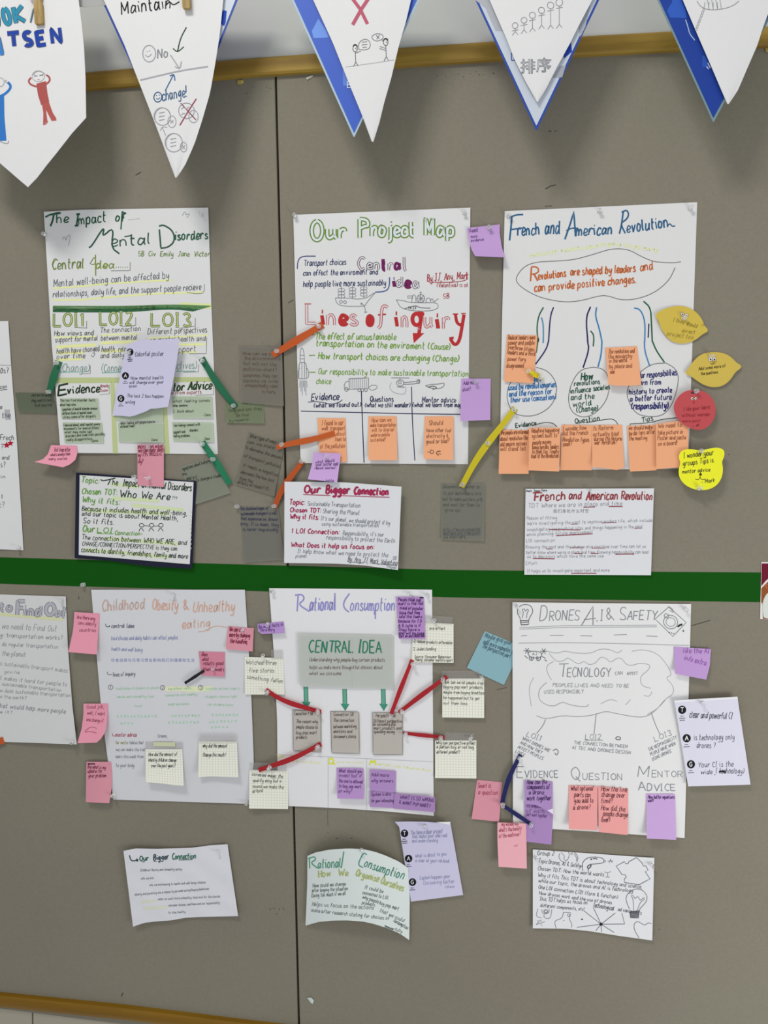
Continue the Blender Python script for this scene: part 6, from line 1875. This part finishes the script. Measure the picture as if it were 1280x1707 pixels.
s = pennant('white triangular pennant with a big red X and two stick figures', [(506, -40), (692, -40), (622.5, 236), (619.5, 236)], WP, .136, dict(b=.004, bow=.002),
            dict(l=[(506, -40), (522, 0), (555, 72), (584, 145), (605, 196), (619.5, 236)], r=[(692, -40), (685, 0), (676, 38), (665, 75), (652, 130), (640, 172), (632, 205), (622.5, 236)]))
fr('B')
part('red_cross')
P([(470, -30), (525, 45), (560, 116)], 'b0586a', 5.5, smooth=False); P([(580, -30), (530, 45), (488, 120)], 'b0586a', 5.8, smooth=False)
part('drawing')
SK = '505156'
P([(455, 325), (520, 315), (600, 305), (690, 290)], 'a4a4a6', .9)
for x, y, yb in ((500, 235, 322), (648, 205, 296)):
    CI(x, y, 11, 16, SK, 1.1); P([(x - 10, y - 10), (x - 2, y - 20), (x + 10, y - 14), (x + 8, y - 6)], '1c1c20', 2.0); DISC(x + 3, y, 2, 3, '1c1c20', 2); LN(SK, 1.0, x, y + 16, x + 3, yb - 22, x + 3, yb - 22, x - 8, yb, x + 3, yb - 22, x + 14, yb - 2)
LN(SK, .9, 500, 258, 528, 248, 648, 235, 620, 225, 648, 245, 618, 235, 640, 190, 630, 200)
P([(518, 240), (515, 215), (530, 195), (555, 188), (574, 205), (572, 235), (545, 243), (518, 240)], SK, .9); LN(SK, .9, 532, 205, 558, 202, 532, 218, 560, 215, 535, 230, 556, 228)
P([(632, 190), (610, 200), (590, 195), (578, 180), (595, 164), (625, 164), (638, 175), (632, 190)], SK, .9); LN(SK, 1, 602, 172, 618, 188, 618, 170, 604, 190)
s = pennant('white triangular pennant with a pencil row of stick figures and two Chinese characters', [(800, -40), (1005, -40), (897, 169.5), (894.5, 169.5)], WP, .136, dict(b=.003, bow=.002),
            dict(l=[(800, -40), (816, 0), (843, 62), (858, 100), (876, 136), (894.5, 169.5)], r=[(1005, -40), (987, 0), (965, 42), (950, 72), (925, 118), (910, 148), (897, 169.5)]))
fr('C')
part('drawing')
for x, y, r, yb in ((54, 124, 14, 172), (97, 98, 14, 164), (138, 74, 15, 155), (182, 50, 15, 142), (226, 26, 16, 142), (268, 12, 17, 138)):
    CI(x, y, r, r, '85868a', 1.1); LN('85868a', 1.0, x, y + r, x, yb - 20, x, yb - 20, x - 14, yb, x, yb - 20, x + 14, yb - 4, x - 16, y + r + 12, x + 16, y + r + 6)
CJK('排序', 78, 350, 76, '77787d', True, 1.0, 1.02, -6)
CJK('排序', 81, 347, 70, '9a9b9f', True, .8, 1.08, -6)
s = pennant('plain white triangular pennant at the right with a pencil loop at its top', [(1122, -40), (1302, -40), (1215, 173), (1212, 173)], WP, .136, dict(b=.003, bow=.002),
            dict(l=[(1122, -40), (1138, 0), (1160, 52), (1186, 112), (1212, 173)], r=[(1302, -40), (1285, 10), (1272, 45), (1262, 76), (1245, 115), (1230, 150), (1215, 173)]))
fr('C')
part('drawing')
P([(935, 5), (955, 35), (1000, 50), (1070, 42), (1110, 28), (1140, 5)], '85868a', 1.0)
for k in range(4): LN('85868a', .9, 975 + k * 20, 10, 970 + k * 22, 40, 985 + k * 20, -10, 995 + k * 20, 45)
for k in range(8): CI(968 - k * 5.2, 48 + k * 13.5, 5, 6, '8c8d92', .8, n=10)

# ribbon of the bunting and clothes pegs
TAPEM = film_mat('a8a8a6', .75)
rb = Sheet('bunting_ribbon', 'grey white ribbon carrying the pennants along the top of the photo', 'ribbon',
           [(-200, -22), (1500, -60), (1500, -46), (-200, -8)], TAPEM,
           edges=dict(t=[(-200, -22), (60, -8), (128, 1), (178, -2), (260, -14), (400, -34), (900, -44), (1500, -60)], b=[(-200, -8), (60, 5), (130, 13), (178, 9), (260, -2), (400, -20), (900, -30), (1500, -46)]),
           base=.130, reg=False, thick=.0006, n=40)
PEGW = wood_mat('8f7648', 'b09763', 40, (3, 1, .5))
PEGS = simple_mat('peg_spring_steel', '8a8a8a', .3, .5)
PEGS.node_tree.nodes['Principled BSDF'].inputs['Metallic'].default_value = 1


def prism(name, poly, d0, d1, mat, parent, inset=.0006):
    """px outline extruded from depth d0 to d1 with a small chamfer"""
    n = len(poly)
    cx_ = sum(p[0] for p in poly) / n; cy_ = sum(p[1] for p in poly) / n
    sh = [(cx_ + (p[0] - cx_) * .92, cy_ + (p[1] - cy_) * .985) for p in poly]
    base_ = [at(p[0], p[1], (d0 + d1) / 2) for p in poly]
    ins = [at(p[0], p[1], (d0 + d1) / 2) for p in sh]
    V = [Vector((v.x, -d0, v.z)) for v in base_] + [Vector((v.x, -(d1 - inset), v.z)) for v in base_] + [Vector((v.x, -d1, v.z)) for v in ins]
    F = [tuple(range(n))] + [(i, n + i, n + (i + 1) % n, (i + 1) % n) for i in range(n)] + [(n + i, 2 * n + i, 2 * n + (i + 1) % n, n + (i + 1) % n) for i in range(n)] + [tuple(reversed(range(2 * n, 3 * n)))]
    return link_mesh(name, V, F, [mat], parent=parent)


def peg(x0, y0, x1, y1, wd, label):
    """wooden clothes peg seen from the front: (x0,y0) top, (x1,y1) jaw end"""
    o = bpy.data.objects.new('clothes_peg', None)
    o.empty_display_size = .01
    COL.objects.link(o)
    o.location = at((x0 + x1) / 2, (y0 + y1) / 2, .1375)
    tag(o, label, 'clothes peg')
    dx, dy = x1 - x0, y1 - y0
    L = math.hypot(dx, dy); ux, uy = dx / L, dy / L; nx, ny = -uy, ux
    P_ = lambda t, s: (x0 + ux * L * t + nx * wd * s, y0 + uy * L * t + ny * wd * s)
    out = [P_(0, .42), P_(.45, .5), P_(.49, .38), P_(.53, .38), P_(.57, .5), P_(.97, .5), P_(1, .42), P_(1, -.42), P_(.97, -.5), P_(.57, -.5), P_(.53, -.38), P_(.49, -.38), P_(.45, -.5), P_(0, -.42)]
    prism('front_prong', out, .1440, .1510, PEGW, o)
    prism('back_prong', out, .117, .124, PEGW, o)
    # spring coil: rings around the notch
    V = []; F = []
    K = 10
    a = at(*P_(.51, .62), .136); b = at(*P_(.51, -.62), .136)
    ax = (b - a); N_ = 6 * K
    axn = ax.normalized(); u_ = Vector((0, 1, 0)); v_ = axn.cross(u_)
    for i in range(N_ + 1):
        t = i / N_; ang = t * 6 * 6.283
        c = a + ax * t + (u_ * math.cos(ang) * 1.9 + v_ * math.sin(ang)) * .0085 * (0.9)
        e1 = (u_ * math.cos(ang) + v_ * math.sin(ang)); e2 = axn
        for k in range(5):
            q = k * 1.2566
            V.append(c + (e1 * math.cos(q) + e2 * math.sin(q)) * .0007)
    for i in range(N_):
        for k in range(5):
            F.append((i * 5 + k, i * 5 + (k + 1) % 5, (i + 1) * 5 + (k + 1) % 5, (i + 1) * 5 + k))
    link_mesh('spring', V, F, [PEGS], parent=o, smooth=True)


peg(61, -38, 66, 41, 14, 'wooden clothes peg on the big pennant at the left')
peg(306, -66, 311.5, 15, 13, 'wooden clothes peg tip on the smiley pennant')

build_pins()
for s in ALLSHEETS:
    s.flush()
